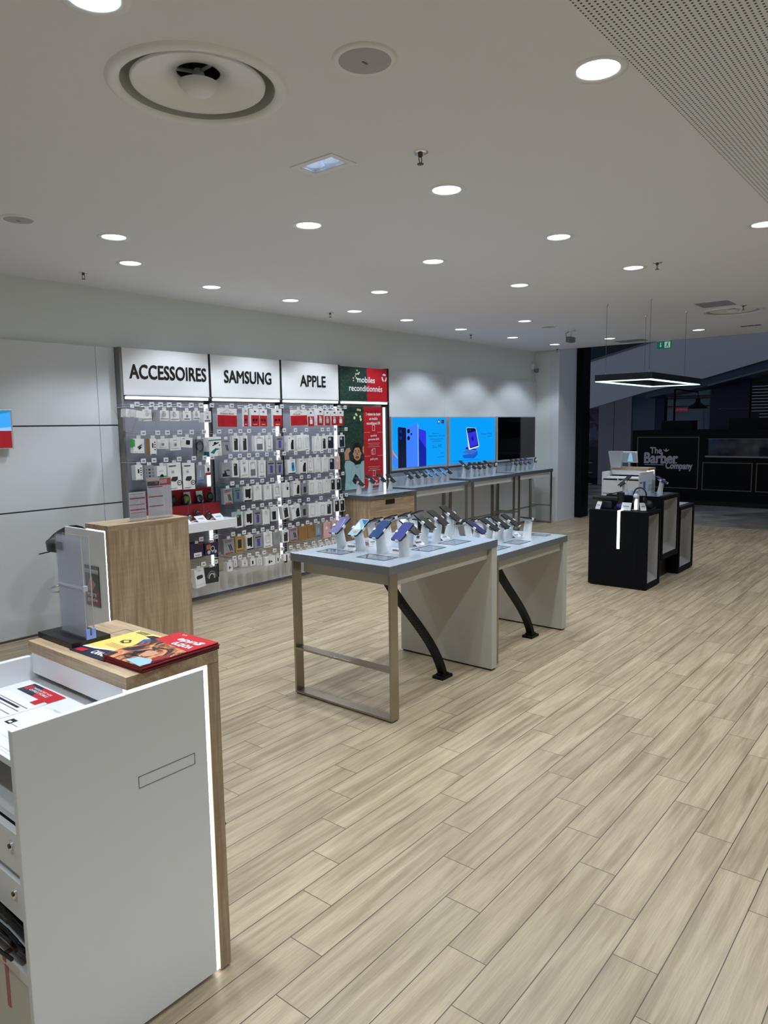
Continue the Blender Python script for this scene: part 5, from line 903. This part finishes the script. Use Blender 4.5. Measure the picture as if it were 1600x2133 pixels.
# ================================================================ SERVICE COUNTERS
def counter(name, label, X, Y, rz, LX=0.617, LY=0.56, tw=0.31, drawers='open'):
    """local frame: white end panel in the plane y=0, oak leg at the +x side, open side faces -x"""
    t = thing(name, label, 'counter', (X, Y, 0), rz)
    top = LX; zt = 1.047
    MB().box(0.0,0,0.012,LX-0.056,0.02,1.0,WHITE).build('end_panel', t, bevel=0.002)
    MB().box(0.0,LY-0.02,0.012,LX-0.056,LY,1.0,WHITE).build('far_end_panel', t, bevel=0.002)
    MB().box(LX-0.042,0.0,0.006,LX,LY,1.010,OAKZ).build('oak_side', t, bevel=0.001)
    MB().box(LX-tw,-0.001,1.010,LX,LY,zt,OAKY).build('oak_top', t, bevel=0.001)
    m = MB().box(LX-0.055,0.004,0.01,LX-0.043,0.016,1.0,LED).box(LX-tw+0.006,0.004,0.999,LX-0.043,0.016,1.0095,LED)
    m.box(LX-0.055,LY-0.016,0.01,LX-0.043,LY-0.004,1.0,LED); m.build('led_strip', t)
    MB().box(LX-tw,0.02,0.945,LX-tw+0.012,LY-0.02,1.010,WHITE).box(LX-0.056,0.02,0.02,LX-0.045,LY-0.02,1.0,WHITE).build('riser', t)
    MB().box(LX-tw+0.03,0.02,0.925,LX-0.056,LY-0.02,0.93,BLACK).build('slot_floor', t)
    MB().box(0.0,0.02,0.905,LX-0.056,LY-0.02,0.923,WHITE).build('worktop', t, bevel=0.001)
    if drawers == 'shut':
        for z0, z1 in ((0.695,0.882),(0.485,0.685),(0.255,0.475),(0.02,0.245)):
            d = MB().box(-0.002,0.022,z0,0.018,LY-0.022,z1,WHITE).build('drawer', t, bevel=0.002)
            if z0 > 0.6: MB().tube([(-0.003,LY/2,0.80),(-0.008,LY/2,0.80)],0.014,BLACK,16).build('lock', d)
        return t
    m = MB()
    for z in (0.745,0.60,0.49,0.33): m.box(0.02,0.02,z-0.009,LX-0.06,LY-0.02,z+0.009,WHITE)
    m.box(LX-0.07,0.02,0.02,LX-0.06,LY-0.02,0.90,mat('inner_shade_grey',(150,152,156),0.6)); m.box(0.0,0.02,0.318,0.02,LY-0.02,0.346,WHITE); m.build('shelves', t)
    for z0, z1 in ((0.617,0.727),(0.492,0.594)):
        d = MB().box(0.002,0.022,z0,0.02,LY-0.022,z1,WHITE).box(0.02,0.03,z0+0.01,LX-0.1,LY-0.03,z0+0.02,WHITE).build('drawer', t, bevel=0.0015)
        yl = 0.055 if drawers == 'open' else LY/2
        MB().tube([(0.003,yl,(z0+z1)/2+0.016),(-0.004,yl,(z0+z1)/2+0.016)],0.0125,CHROME,18).tube([(-0.003,yl,(z0+z1)/2+0.016),(-0.006,yl,(z0+z1)/2+0.016)],0.006,mat('lock_core',(70,66,62),0.4,0.7),12).build('lock', d)
    MB().box(0.004,0.022,0.015,0.02,LY-0.022,0.316,WHITE if drawers != 'open' else mat('lower_door_beige_white',(214,210,202),0.4)).build('lower_door', t, bevel=0.0015)
    return t
C1 = counter('service_counter', 'large white and oak service counter with light strip, nearest the camera', 0.71, 1.75, 0.0, 0.617, 0.575)
m = MB(); LN = mat('thin_dark_line',(74,74,76),0.6)
for a in ((1.037,0.719,1.226,0.7204),(1.037,0.7526,1.226,0.754),(1.037,0.719,1.0384,0.754),(1.2246,0.719,1.226,0.754)): m.box(a[0],1.7492,a[1],a[2],1.7502,a[3],LN)
m.build('panel_cover', C1, world=True)
m = MB()
for a in ((1.19,2.18,1.28,2.182),(1.278,2.10,1.28,2.182)): m.box(a[0],a[1],1.0468,a[2],a[3],1.0476,LN)
m.build('top_hatch', C1, world=True)
C2 = counter('service_counter', 'second white and oak counter, its broad oak side facing the room', 2.63, 5.26, -PI/2, 0.617, 0.665, 0.31)
C3 = counter('service_counter', 'small white till counter with drawers, far behind the black plinths', 10.14, 3.62, 0.0, 0.617, 0.56, 0.31, 'shut')
m = MB().box(2.76,4.74,1.0472,2.87,4.747,1.0478,LN); m.build('top_slot', C2); 
for o in list(C2.children):
    if o.name.startswith('top_slot'):
        M = (Matrix.Translation((2.63,5.26,0)) @ Matrix.Rotation(-PI/2,4,'Z')).inverted()
        for v in o.data.vertices: v.co = M @ v.co
# cables in the open compartment, papers, red tape
m = MB()
for k in range(15):
    m.tube([(0.735+0.05*math.sin(k*1.7),1.80+0.46*(q/8.0),0.366+0.0085*k+0.012*math.sin(q*0.8+k)) for q in range(9)],0.0055,BLACK,6)
    m.tube([(0.80+0.04*math.sin(k),1.80+0.46*(q/8.0),0.366+0.009*k+0.01*math.sin(q*0.7+k*2)) for q in range(9)],0.006,BLACK,6)
o = tag(m.build('cable_bundle'), 'heap of black cables in the open compartment of the nearest counter', 'cables'); o['kind'] = 'stuff'
m = MB()
TP = mat('red_tape',(186,100,108),0.5)
m.box(0.712,1.893,0.3462,0.738,1.912,0.3472,TP).box(0.7085,1.893,0.325,0.7098,1.912,0.3472,TP).box(0.7125,1.893,0.19,0.7138,1.912,0.33,TP)
tag(m.build('red_tape_strip'), 'faded red tape strip hanging over the lower shelf edge', 'tape')
# glass-covered papers on the worktop
ZWK = 0.9232
tag(MB().box(0.722,1.775,ZWK,1.00,2.30,ZWK+0.0008,C('label_white')).build('desk_pad'), 'pale sheet covering the worktop of the nearest counter', 'desk pad')
def sheet(name, x, y, rz, w, h, z, label, draw, cat='leaflet'):
    m = MB().box(-w/2,-h/2,0,w/2,h/2,0.0008,C('label_white')); draw(m, (-w/2,-h/2,0.0008), w, h)
    o = m.build(name); o.location = (x,y,z); o.rotation_euler = (0,0,rz); return tag(o, label, cat)
def leaf(m, o, w, h):
    ct = [0.0003]
    def q(x,y,a,b_,mm): ct[0] += 0.00003; quad_on(m,o,XD,YD,x*w,y*h,a*w,b_*h,mm,ct[0])
    q(0.80,0.0,0.20,1.0,C('navy')); shape_on(m,o,XD,YD,[(w*0.80,0),(w,0),(w,h*0.66),(w*0.80,h*0.50)],RED,0.0007); q(0.70,0.10,0.12,0.18,RED); q(0.86,0.84,0.1,0.12,RED)
    for k in range(6): q(0.15+k*0.09,0.05,0.012,0.9,C('mid_grey'))
    q(0.30,0.3,0.03,0.5,C('ink')); q(0.55,0.2,0.03,0.7,C('ink'))
    for tx, a in (('PRÉSENTEZ VOS',0.915),('OFFRES MOBILE',0.865)): add_text(m,tx,(o[0]+a*w,o[1]+h*0.80,o[2]),(0,-1,0),(1,0,0),h*0.55,w*0.035,WC,0.0012,0.02)
sheet('offer_leaflet',0.855,2.15,0.0,0.28,0.20,ZWK+0.0012,'leaflet with navy and red end lying on the worktop',leaf)
def leaf2(m, o, w, h):
    ct = [0.0003]
    def q(x,y,a,b_,mm): ct[0] += 0.00003; quad_on(m,o,XD,YD,x*w,y*h,a*w,b_*h,mm,ct[0])
    q(0.30,0.02,0.008,0.9,C('mid_grey')); q(0.12,0.3,0.005,0.6,C('pale_grey')); q(0.28,0.86,0.10,0.12,C('ink')); q(0.305,0.89,0.03,0.06,C('white_card')) ; q(0.75,0.05,0.02,0.8,C('pale_grey'))
sheet('glossy_page',0.86,1.905,0.0,0.26,0.24,ZWK+0.0012,'glossy white page with one grey line, near edge of the worktop',leaf2,'paper')
# magazines on the oak top
ZT = 1.0472
def guide_cover(m, o, w, h):
    """lies with its top towards the reader at -x; w along world x"""
    s = lambda p,mm,l=0.0004: shape_on(m,o,XD,YD,[(a*w,b_*h) for a,b_ in p],mm,l)
    s([(0,0),(0.66,0),(0.66,1),(0,1)],photo_print('cover_photo',[(0.30,(20,24,44)),(0.42,(52,34,32)),(0.50,(150,84,56)),(0.58,(222,160,110)),(0.68,(196,110,76)),(0.78,(60,40,44))],14.0,2.2))
    s([(0.58,0),(1,0),(1,1),(0.66,1),(0.62,0.5)],RED,0.0006); s([(0.0,0.02),(0.12,0.0),(0.20,0.12),(0.17,0.40),(0.04,0.46)],C('light_blue'),0.0008); s([(0.20,0.36),(0.27,0.26),(0.37,0.30),(0.40,0.44),(0.33,0.54),(0.24,0.50)],C('skin'),0.0009)
    s([(0.18,0.40),(0.20,0.56),(0.32,0.60),(0.42,0.50),(0.38,0.60),(0.24,0.68),(0.14,0.56)],C('hair'),0.0011); s([(0.16,0.04),(0.36,0.0),(0.40,0.10),(0.22,0.18)],DRED,0.0012)
    add_text(m,'votre',(o[0]+0.73*w,o[1]+0.10*h,o[2]),(0,1,0),(-1,0,0),h*0.46,w*0.10,WC,0.0016,0.03); add_text(m,'guide',(o[0]+0.88*w,o[1]+0.10*h,o[2]),(0,1,0),(-1,0,0),h*0.56,w*0.13,WC,0.0016,0.03); add_text(m,'SFR',(o[0]+0.96*w,o[1]+0.70*h,o[2]),(0,1,0),(-1,0,0),h*0.12,w*0.03,WC,0.0016)
PG = mat('magazine_pages',(206,190,196),0.6)
cov = None
rd = random.Random(5)
for k in range(8):
    w, h = 0.272, 0.192
    m = MB().box(-w/2,-h/2,0,w/2,h/2,0.0006,DRED).box(-w/2+0.001,-h/2+0.001,0.0006,w/2-0.001,h/2-0.001,0.0018,PG if k % 2 else C('dark_window')).box(-w/2,-h/2,0.0018,w/2,h/2,0.0024,DRED if k < 7 else RED)
    if k == 7: guide_cover(m, (-w/2,-h/2,0.0024), w, h)
    o = m.build('magazine'); o.location = (1.194+rd.uniform(-.002,.002),1.842+rd.uniform(-.003,.003),ZT+0.0026*k); o.rotation_euler = (0,0,0.03+rd.uniform(-.012,.012))
    tag(o, 'red-edged magazine under the top one in the front stack' if k < 7 else 'top magazine of the front stack, red with white words votre guide', 'magazine', 'magazines stacked at the front edge' )
w, h = 0.245, 0.195
m = MB().box(-w/2,-h/2,0,w/2,h/2,0.003,C('dark_window')); o3 = (-w/2,-h/2,0.003); s = lambda p,mm,l=0.0004: shape_on(m,o3,XD,YD,[(a*w,b_*h) for a,b_ in p],mm,l)
s([(0,0),(1,0),(1,1),(0,1)],C('navy'),0.0002); s([(0.34,0),(0.28,0.35),(0.20,0.7),(0.17,1),(1,1),(1,0)],WC,0.0006); s([(0.38,0),(0.32,0.35),(0.24,0.7),(0.21,1),(1,1),(1,0)],C('yellow_print'),0.0009)
s([(0.50,0.05),(0.62,0.0),(0.80,0.10),(0.86,0.38),(0.78,0.46),(0.56,0.30)],C('blue_print'),0.0012); s([(0.86,0.1),(0.97,0.2),(0.95,0.5),(0.88,0.6),(0.84,0.35)],C('navy'),0.0012); s([(0.52,0.55),(0.60,0.48),(0.68,0.6),(0.62,0.72),(0.54,0.68)],C('brown_ink'),0.0012); s([(0.55,0.57),(0.60,0.53),(0.64,0.6),(0.60,0.68)],C('yellow_print'),0.0015)
for k in range(4): s([(0.36+k*0.03,0.35),(0.372+k*0.03,0.35),(0.372+k*0.03,0.75),(0.36+k*0.03,0.75)],C('orange_ink'),0.0012)
s([(0.04,0.72),(0.14,0.70),(0.12,0.92),(0.03,0.92)],RED,0.0012); add_text(m,'CANAL+',(o3[0]+0.07*w,o3[1]+0.55*h,o3[2]),(0,-1,0),(1,0,0),h*0.40,w*0.10,WC,0.0014,0.03)
for k in range(3): s([(0.90+k*0.03,0.62),(0.915+k*0.03,0.62),(0.915+k*0.03,0.92),(0.90+k*0.03,0.92)],C('navy'),0.0014)
o = m.build('magazine'); o.location = (1.172,2.022,ZT); o.rotation_euler = (0,0,0.02); tag(o, 'yellow-covered magazine with black band, behind the front stack', 'magazine')
# clear acrylic holder
t = thing('acrylic_holder', 'tall clear acrylic poster holder on a black base, on the nearest counter', 'sign holder', (1.115,2.222,ZT))
MB().box(1.055,2.115,ZT,1.185,2.335,ZT+0.018,BLACK).build('base', t, world=True, bevel=0.001)
FRO = glass_mat('frosted_sleeve',(240,238,244),0.45,0.10)
m = MB().box(1.1085,2.122,ZT+0.022,1.1095,2.279,1.222,FRO).box(1.1085,2.122,1.234,1.1095,2.279,1.382,FRO); m.build('paper_sheet', t, world=True)
m = MB()
for x in (1.106,1.111): m.box(x,2.118,ZT+0.018,x+0.002,2.283,1.2245,ACRY); m.box(x,2.118,1.231,x+0.002,2.283,1.386,ACRY)
m.box(1.104,2.116,1.2225,1.115,2.285,1.2245,FRO).box(1.104,2.116,1.231,1.115,2.285,1.233,FRO); m.build('front_sleeve', t, world=True)
EDG = mat('acrylic_edge',(186,186,190),0.2,var=0)
MB().box(1.130,2.118,ZT+0.018,1.133,2.283,1.388,ACRY).build('rear_sheet', t, world=True)
MB().box(1.1055,2.1165,ZT+0.018,1.108,2.118,1.386,EDG).box(1.130,2.1165,ZT+0.018,1.133,2.118,1.388,EDG).build('sheet_edges', t, world=True)
MB().box(1.1045,2.235,1.338,1.1055,2.272,1.364,C('mid_grey')).build('small_label', t, world=True)
MB().box(1.104,2.113,ZT+0.018,1.135,2.118,ZT+0.028,mat('clip_blue',(120,150,225),0.2,emit=0.2,ec=(110,140,220),var=0)).box(1.104,2.113,ZT+0.028,1.116,2.118,ZT+0.05,mat('clip_blue')).box(1.123,2.113,ZT+0.028,1.135,2.118,ZT+0.05,mat('clip_blue')).build('base_clip', t, world=True)
MB().box(1.103,2.112,1.219,1.117,2.118,1.236,mat('clip_clear',(190,194,206),0.2)).build('joint_clip', t, world=True)
# leaflet pocket on the second counter's white panel
t = thing('leaflet_pocket', 'leaflet reading guide in a pocket on the second counter white panel', 'leaflet holder', (2.628,4.87,0.445))
m = MB().box(2.624,4.80,0.445,2.6285,4.99,0.74,C('brown_ink')); o = (2.624,4.99,0.445); a_, b2 = (0,-1,0), ZD
quad_on(m,o,a_,b2,0,0,0.19,0.11,DRED); quad_on(m,o,a_,b2,0,0.24,0.19,0.03,C('pale_grey')); quad_on(m,o,a_,b2,0,0.27,0.19,0.025,C('mid_grey')); shape_on(m,o,a_,b2,[(0.02,0.11),(0.10,0.11),(0.16,0.18),(0.12,0.22),(0.06,0.2)],C('skin'),0.0014); shape_on(m,o,a_,b2,[(0.10,0.20),(0.18,0.14),(0.19,0.24),(0.12,0.24)],C('hair'),0.0016)
add_text(m,'votre',(2.624,4.97,0.515),a_,b2,0.13,0.028,WC,0.002,0.03); add_text(m,'guide',(2.624,4.97,0.472),a_,b2,0.14,0.034,WC,0.002,0.03)
m.build('leaflet', t, world=True); MB().box(2.620,4.795,0.44,2.6215,4.995,0.70,ACRY).box(2.620,4.795,0.438,2.63,4.995,0.441,ACRY).build('clear_pocket', t, world=True)
def price_list(x0, x1, z1, label, big):
    z0 = 1.0475; y = 4.735
    t = thing('price_list_holder', label, 'price list', ((x0+x1)/2, y, z0))
    W_, H_ = x1-x0, z1-z0
    m = MB().box(x0+0.004,y-0.001,z0+0.02,x1-0.004,y+0.001,z1-0.004,mat('price_sheet',(222,214,220),0.5)); o = (x0+0.004,y-0.001,z0+0.02); ww, hh = W_-0.008, H_-0.024
    q = lambda a,b_,c_,d_,mm,l=0.0006: quad_on(m,o,XD,ZD,a*ww,b_*hh,c_*ww,d_*hh,mm,l)
    if big:
        q(0,0.80,1,0.20,C('pink_card')); q(0.52,0.80,0.48,0.18,RED,0.0009); q(0.0,0.80,0.5,0.12,C('hair'),0.0009); shape_on(m,o,XD,ZD,ell(ww*0.38,hh*0.89,ww*0.06,hh*0.05,12),C('skin_dark'),0.0014); q(0.53,0.93,0.3,0.015,WC,0.0014); q(0.53,0.895,0.3,0.015,WC,0.0014); q(0.53,0.86,0.3,0.015,WC,0.0014)
        for zz in (0.755,0.50,0.25): q(0.03,zz,0.60,0.028,DRED)
        for zz in range(22): 
            b_ = 0.03+zz*0.033
            if all(abs(b_-c_) > 0.03 for c_ in (0.765,0.51,0.26)): q(0.04,b_,0.55,0.007,C('pale_grey')); q(0.72,b_,0.05,0.007,C('grey_card')); q(0.88,b_,0.05,0.007,C('grey_card'))
    else:
        q(0.1,0.93,0.8,0.014,C('mid_grey')); q(0.25,0.905,0.6,0.012,C('grey_card')); q(0,0.74,1,0.1,C('pale_grey'),0.0004)
        for zz, d_ in ((0.74,0.045),(0.51,0.025),(0.30,0.055),(0.20,0.02)): q(0.04,zz,0.92,d_,DRED)
        for zz in range(18):
            b_ = 0.03+zz*0.04
            if all(abs(b_-c_) > 0.035 for c_ in (0.76,0.52,0.33,0.21)): q(0.05,b_,0.5,0.008,C('grey_card')); q(0.66,b_,0.06,0.01,C('mid_grey')); q(0.86,b_,0.06,0.01,C('mid_grey'))
    m.build('printed_sheet', t, world=True)
    MB().box(x0,y-0.004,z0,x1,y-0.0025,z1,ACRY).box(x0,y+0.0025,z0,x1,y+0.004,z1,ACRY).box(x0,y-0.005,z0,x1,y+0.03,z0+0.003,ACRY).build('clear_stand', t, world=True)
price_list(2.855,2.998,1.262,'smaller price list in a clear stand on the second counter',False); price_list(3.010,3.222,1.355,'taller price list with red header on the second counter',True)
# bar stool behind the second counter
t = thing('swivel_stool', 'black shell stool partly hidden behind the clear acrylic holder', 'stool', (2.80,5.56,0))
SE = mat('black_seat',(34,36,42),0.4)
m = MB(); vs = []; fs = []; nu, nv = 20, 9
for j in range(nv):
    for i in range(nu):
        q = 2*PI*i/nu; r = j/(nv-1); R0 = 0.165
        bk = max(0.0, math.cos(q-0.75))**1.2
        vs.append((R0*r*math.cos(q)*(1.0-0.04*bk*r), R0*0.95*r*math.sin(q), 0.815+0.03*r*r+0.10*bk*max(0,(r-0.72)/0.28)))
for j in range(nv-1):
    for i in range(nu): fs.append((j*nu+i,j*nu+(i+1)%nu,(j+1)*nu+(i+1)%nu,(j+1)*nu+i))
vs2 = [(a*0.96,b_*0.96,c_-0.07) for a,b_,c_ in vs]; k0 = len(vs)
fs2 = [tuple(x+k0 for x in f[::-1]) for f in fs]; rim = [((nv-1)*nu+i,(nv-1)*nu+(i+1)%nu,k0+(nv-1)*nu+(i+1)%nu,k0+(nv-1)*nu+i)[::-1] for i in range(nu)]
m.add(vs+vs2, fs+fs2+rim, SE, True); m.build('seat_shell', t)
MB().tube([(0,0,0.02),(0,0,0.42)],0.03,CHROME,16).tube([(0,0,0.42),(0,0,0.785)],0.018,CHROME,14).build('column', t)
MB().lathe([(0.001,0.02),(0.05,0.02),(0.19,0.008),(0.205,0.0)],(0,0,0),CHROME,36,True).build('base_disc', t)
MB().tube([(-0.16*math.cos(q),0.15*math.sin(q),0.46) for q in [PI*(k/12.0)-PI/2 for k in range(13)]],0.010,CHROME,8).tube([(0,-0.15,0.46),(0,0.15,0.46)],0.010,CHROME,8).build('foot_ring', t)
MB().tube([(0,0,0.775),(-0.12,0.05,0.765),(-0.20,0.08,0.752)],0.005,BLACK,6).build('lever', t)
# till on the far counter
t = thing('till_tablet', 'white tablet till on a short foot on the far counter', 'tablet', (10.55,3.93,1.047))
MB().lathe([(0.001,0.012),(0.05,0.012),(0.055,0)],(0,0,0),WHITE,20,True).tube([(0,0,0.01),(-0.02,0,0.09)],0.016,WHITE,10).build('foot', t)
M = Matrix.Translation((-0.03,0,0.155)) @ Matrix.Rotation(0.10,4,'Z') @ Matrix.Rotation(math.radians(-20),4,'Y')
m = MB().box(-0.008,-0.125,-0.088,0.008,0.125,0.088,WHITE); m.xf(M).build('frame', t, bevel=0.006)
m = MB(); o = (-0.0085,0.105,-0.068); quad_on(m,o,(0,-1,0),ZD,0,0,0.21,0.136,em('till_screen_grey',(96,108,122),1.0)); shape_on(m,o,(0,-1,0),ZD,[(0.08,0.0),(0.16,0.0),(0.15,0.136),(0.12,0.136)],em('till_screen_blue',(130,180,205),1.0),0.0014); m.xf(M).build('screen', t)
tag(MB().add([(10.42,4.16,1.047),(10.42,4.02,1.047),(10.5,4.02,1.047),(10.5,4.16,1.047),(10.40,4.20,1.29),(10.40,4.0,1.29),(10.46,4.0,1.29),(10.46,4.20,1.29)],[(0,3,2,1),(4,5,6,7),(0,1,5,4),(1,2,6,5),(2,3,7,6),(3,0,4,7)],mat('leaflet_bin_grey_white',(190,192,202),0.4)).build('leaflet_bin'), 'tapered white bin left of the till tablet', 'container')
# ================================================================ THE MALL BEYOND
KB = mat('kiosk_black',(4,4,6),0.5,var=0.03,spec=0.2); GL = C('gold_line')
t = thing('barber_kiosk', 'long black kiosk with gold panel outlines and barber lettering', 'kiosk', (15.9,3.0,0))
MB().box(15.40,-1.5,0.10,17.0,5.69,1.53,KB).box(15.46,-1.4,0,16.9,5.6,0.10,BLACK).build('body', t, world=True)
m = MB(); o = (15.40,0,0)
def gl(y0, y1, z0, z1): frame_on(m,(15.40,y0,z0),(0,-1,0),ZD,0,0,y0-y1,z1-z0,0.018,GL,0.003)
gl(5.58,4.32,0.33,1.395); gl(4.245,3.315,0.32,0.885); gl(3.25,2.30,0.32,0.885); gl(2.23,1.3,0.32,0.885); m.build('gold_outlines', t, world=True)
m = MB().box(15.37,1.0,0.985,15.40,4.19,1.015,mat('pale_ledge',(150,150,156),0.4)).box(15.39,1.0,1.352,15.40,4.16,1.362,GL).build('ledge', t, world=True)
MB().box(15.392,1.0,1.015,15.40,4.14,1.352,mat('kiosk_glass',(24,30,52),0.06,var=0,spec=0.8)).build('glass_front', t, world=True)
m = MB(); SG = mat('sign_letter_grey',(205,200,206),0.5)
add_text(m,'The',(15.395,5.30,1.045),(0,-1,0),ZD,0.24,0.13,SG,0.004,0.04); add_text(m,'Barber',(15.395,5.415,0.845),(0,-1,0),ZD,0.68,0.215,SG,0.004,0.05); add_text(m,'Company',(15.395,4.97,0.695),(0,-1,0),ZD,0.53,0.17,SG,0.004,0.04)
quad_on(m,(15.395,5.41,0.805),(0,-1,0),ZD,0,0,0.40,0.014,SG,0.004)
shape_on(m,(15.395,5.02,1.08),(0,-1,0),ZD,[(0.0,0.03),(0.05,0.0),(0.10,0.03),(0.11,0.06),(0.07,0.035),(0.05,0.08),(0.03,0.035),(-0.01,0.06)],SG,0.004)
# slab serifs of the larger word
for yy in (5.41,5.02,4.80): quad_on(m,(15.395,yy,0.845),(0,-1,0),ZD,-0.01,0,0.07,0.022,SG,0.0045)
m.build('lettering', t, world=True)
for y0, y1, z, l in ((4.50,5.12,1.725,'black box standing on the left end of the kiosk'),(2.95,3.80,1.755,'wider black box standing on the right of the kiosk')): tag(MB().box(15.5,y0,1.53,15.86,y1,z,KB).build('black_crate'), l, 'box')
t = thing('kiosk_lamp', 'black barn-shade lamp on a bent post above the kiosk', 'lamp', (15.9,4.99,1.53))
LB = mat('lamp_black',(5,5,6),0.6,spec=0.1)
MB().tube([(0,0,0),(0,0,0.86)],0.022,LB,10).tube([(0,0,0.86),(0,-0.47,0.78)],0.016,LB,8).tube([(0,-0.47,0.78),(0,-0.47,0.66)],0.008,LB,6).build('post', t)
MB().lathe([(0.02,0.66),(0.045,0.64),(0.05,0.57),(0.10,0.53),(0.17,0.48),(0.195,0.445),(0.19,0.44),(0.001,0.50)],(0,-0.47,0),LB,28,True).build('shade', t)
tag(MB().tube([(15.7,5.0,1.53),(15.7,5.0,1.60)],0.02,C('kraft'),8).build('bottle'), 'small brown bottle beside the box on the kiosk', 'bottle')
# escalator side
def slab_yz(x0, x1, pts, m, name, label=None, cat=None):
    n = len(pts); b = MB().add([(x0,y,z) for y,z in pts]+[(x1,y,z) for y,z in pts],[tuple(range(n)),tuple(range(n,2*n))[::-1]]+[(k,n+k,n+(k+1)%n,(k+1)%n) for k in range(n)],m)
    return b
ES = mat('escalator_grey',(182,180,184),0.5); ED = mat('escalator_soffit',(44,64,84),0.35)
t = thing('escalator', 'grey side of a rising escalator crossing the dark mall', 'escalator', (17.8,5.0,0))
slab_yz(17.5,17.6,[(9.2,2.83),(9.2,1.64),(6.26,2.40),(4.83,2.68),(2.0,3.42),(-3,4.75),(-3,6.4),(2.0,5.0),(5.93,3.60)],ES,'x').build('side_panel', t, world=True)
slab_yz(17.6,18.6,[(6.2,2.28),(6.2,2.40),(4.83,2.70),(2.0,3.43),(-3,4.75),(-3,4.45),(2.0,3.16),(4.77,2.50)],ED,'x').build('soffit', t, world=True)
slab_yz(17.48,17.5,[(9.2,2.84),(9.2,2.88),(5.93,3.64),(2.0,5.05),(-3,6.45),(-3,6.4),(2.0,5.0),(5.93,3.60)],mat('escalator_trim',(90,96,104),0.4),'x').build('edge_trim', t, world=True)
slab_yz(17.49,17.7,[(4.77,2.53),(2.0,3.19),(-3,4.48),(-3,4.44),(2.0,3.15),(4.77,2.49)],mat('escalator_trim',(90,96,104),0.4),'x').build('lower_trim', t, world=True)
# far shop fronts
struct(MB().box(19.3,-6,0,19.5,14,9,mat('mall_back_teal',(14,40,50),0.7)).build('wall_mall'))
struct(MB().box(12.45,5.7,0,19.3,5.75,0.001,STONE).build('trim_4'))
tag(MB().box(18.98,7.93,0.2,19.1,9.8,2.5,mat('dark_front',(10,14,26),0.5)).build('dark_shop_front'), 'dark shop front just right of the black column', 'shop front')
m = MB().box(18.96,7.92,1.05,18.98,8.7,2.22,mat('poster_dusk',(44,44,66),0.4)); o = (18.96,8.7,1.05)
m.box(18.955,7.93,1.06,18.96,8.69,2.21,photo_print('dusk_photo',[(0.30,(14,12,24)),(0.42,(60,44,56)),(0.50,(104,84,96)),(0.58,(60,84,130)),(0.68,(150,160,190)),(0.8,(40,30,60))],2.6,1.0))
tag(m.build('large_poster'), 'large dark blurred poster at the left of the mall view', 'poster')
PW_ = mat('mall_panel_grey',(150,148,152),0.6)
tag(MB().box(18.9,7.50,0.02,19.05,7.915,2.7,PW_).build('partition_panel'), 'plain grey wall panel right of the dark poster', 'wall panel'); tag(MB().box(18.9,7.03,0.02,19.05,7.485,2.7,PW_).build('partition_panel'), 'plain grey wall panel behind the till tablet', 'wall panel')
tag(MB().box(18.95,6.43,0.0,19.0,7.02,2.50,mat('frosted_blue_grey',(72,88,104),0.25)).build('frosted_glass_panel'), 'blue-grey frosted glass panel above the kiosk left end', 'glass panel')
tag(MB().box(18.96,6.20,0.0,19.0,6.42,2.45,mat('deep_blue',(16,24,84),0.5)).build('partition_panel'), 'narrow deep blue panel right of the frosted glass', 'wall panel')
t = thing('shop_shutter_wall', 'pale blue-grey back wall with dark lines behind the kiosk lamp', 'wall panel', (19.0,5.6,0))
m = MB().box(18.97,5.10,0,19.02,6.13,2.75,mat('pale_blue_grey',(112,132,146),0.5)); m.build('panel', t, world=True)
m = MB(); [m.box(18.955,5.10,z,18.97,6.13,z+0.025,BLACK) for z in (2.07,2.27,2.32)]; m.box(18.955,5.24,0,18.97,5.25,2.0,mat('mid_grey')); m.build('rails', t, world=True)
m = MB().box(18.94,5.62,1.95,18.955,5.96,2.04,mat('red_sign',(150,26,50),0.4,emit=0.25,ec=(150,26,50),var=0)); [quad_on(m,(18.94,5.96,1.95),(0,-1,0),ZD,0.03+k*0.04,0.03+0.01*(k%2),0.028,0.03,C('pink_card'),0.002) for k in range(8)]
tag(m.build('red_notice'), 'small red notice sign on the wall behind the kiosk lamp', 'sign')
tag(MB().box(18.9,4.2,0,19.0,5.08,2.75,mat('blue_shutter',(12,16,60),0.4)).box(18.89,4.2,1.99,18.9,4.9,2.0,mat('mid_grey')).build('blue_shutter'), 'dark navy closed shop front right of the kiosk lamp', 'shop front')
t = thing('slatted_blind', 'dark blind with pale horizontal slats at the right edge', 'blind', (18.9,3.2,1.3))
MB().box(18.95,1.2,0,19.0,4.17,2.75,BLACK).build('backing', t, world=True)
for k in range(14):
    zz = 1.56+k*0.072; MB().box(18.92,1.2,zz,18.95,4.16 if k > 4 else 3.98,zz+0.016,mat('slat_grey',(240,240,244),0.4)).build('slat', t, world=True)
t = thing('low_railing', 'pale low railing below the large dark poster', 'railing', (18.6,8.9,0))
for zz in (0.05,0.35,0.62): MB().box(18.6,7.95,zz,18.64,10.0,zz+0.03,mat('rail_grey',(120,124,132),0.4,0.3)).build('rail', t, world=True)
for yy in (8.4,9.9): MB().box(18.6,yy,0,18.64,yy+0.03,0.65,BLACK).build('post', t, world=True)
# black floor pad beside the nearest counter
tag(MB().box(1.75,2.42,0,1.84,2.56,0.012,BLACK).build('floor_mat_corner', bevel=0.003), 'corner of a black pad on the floor behind the nearest counter', 'floor pad')
tag(MB().tube([(3.14,1.885,0.002),(3.16,1.87,0.003),(3.19,1.862,0.002)],0.0012,WHITE,5).build('paper_scrap'), 'tiny white scrap on the floor in front of the near table', 'scrap')
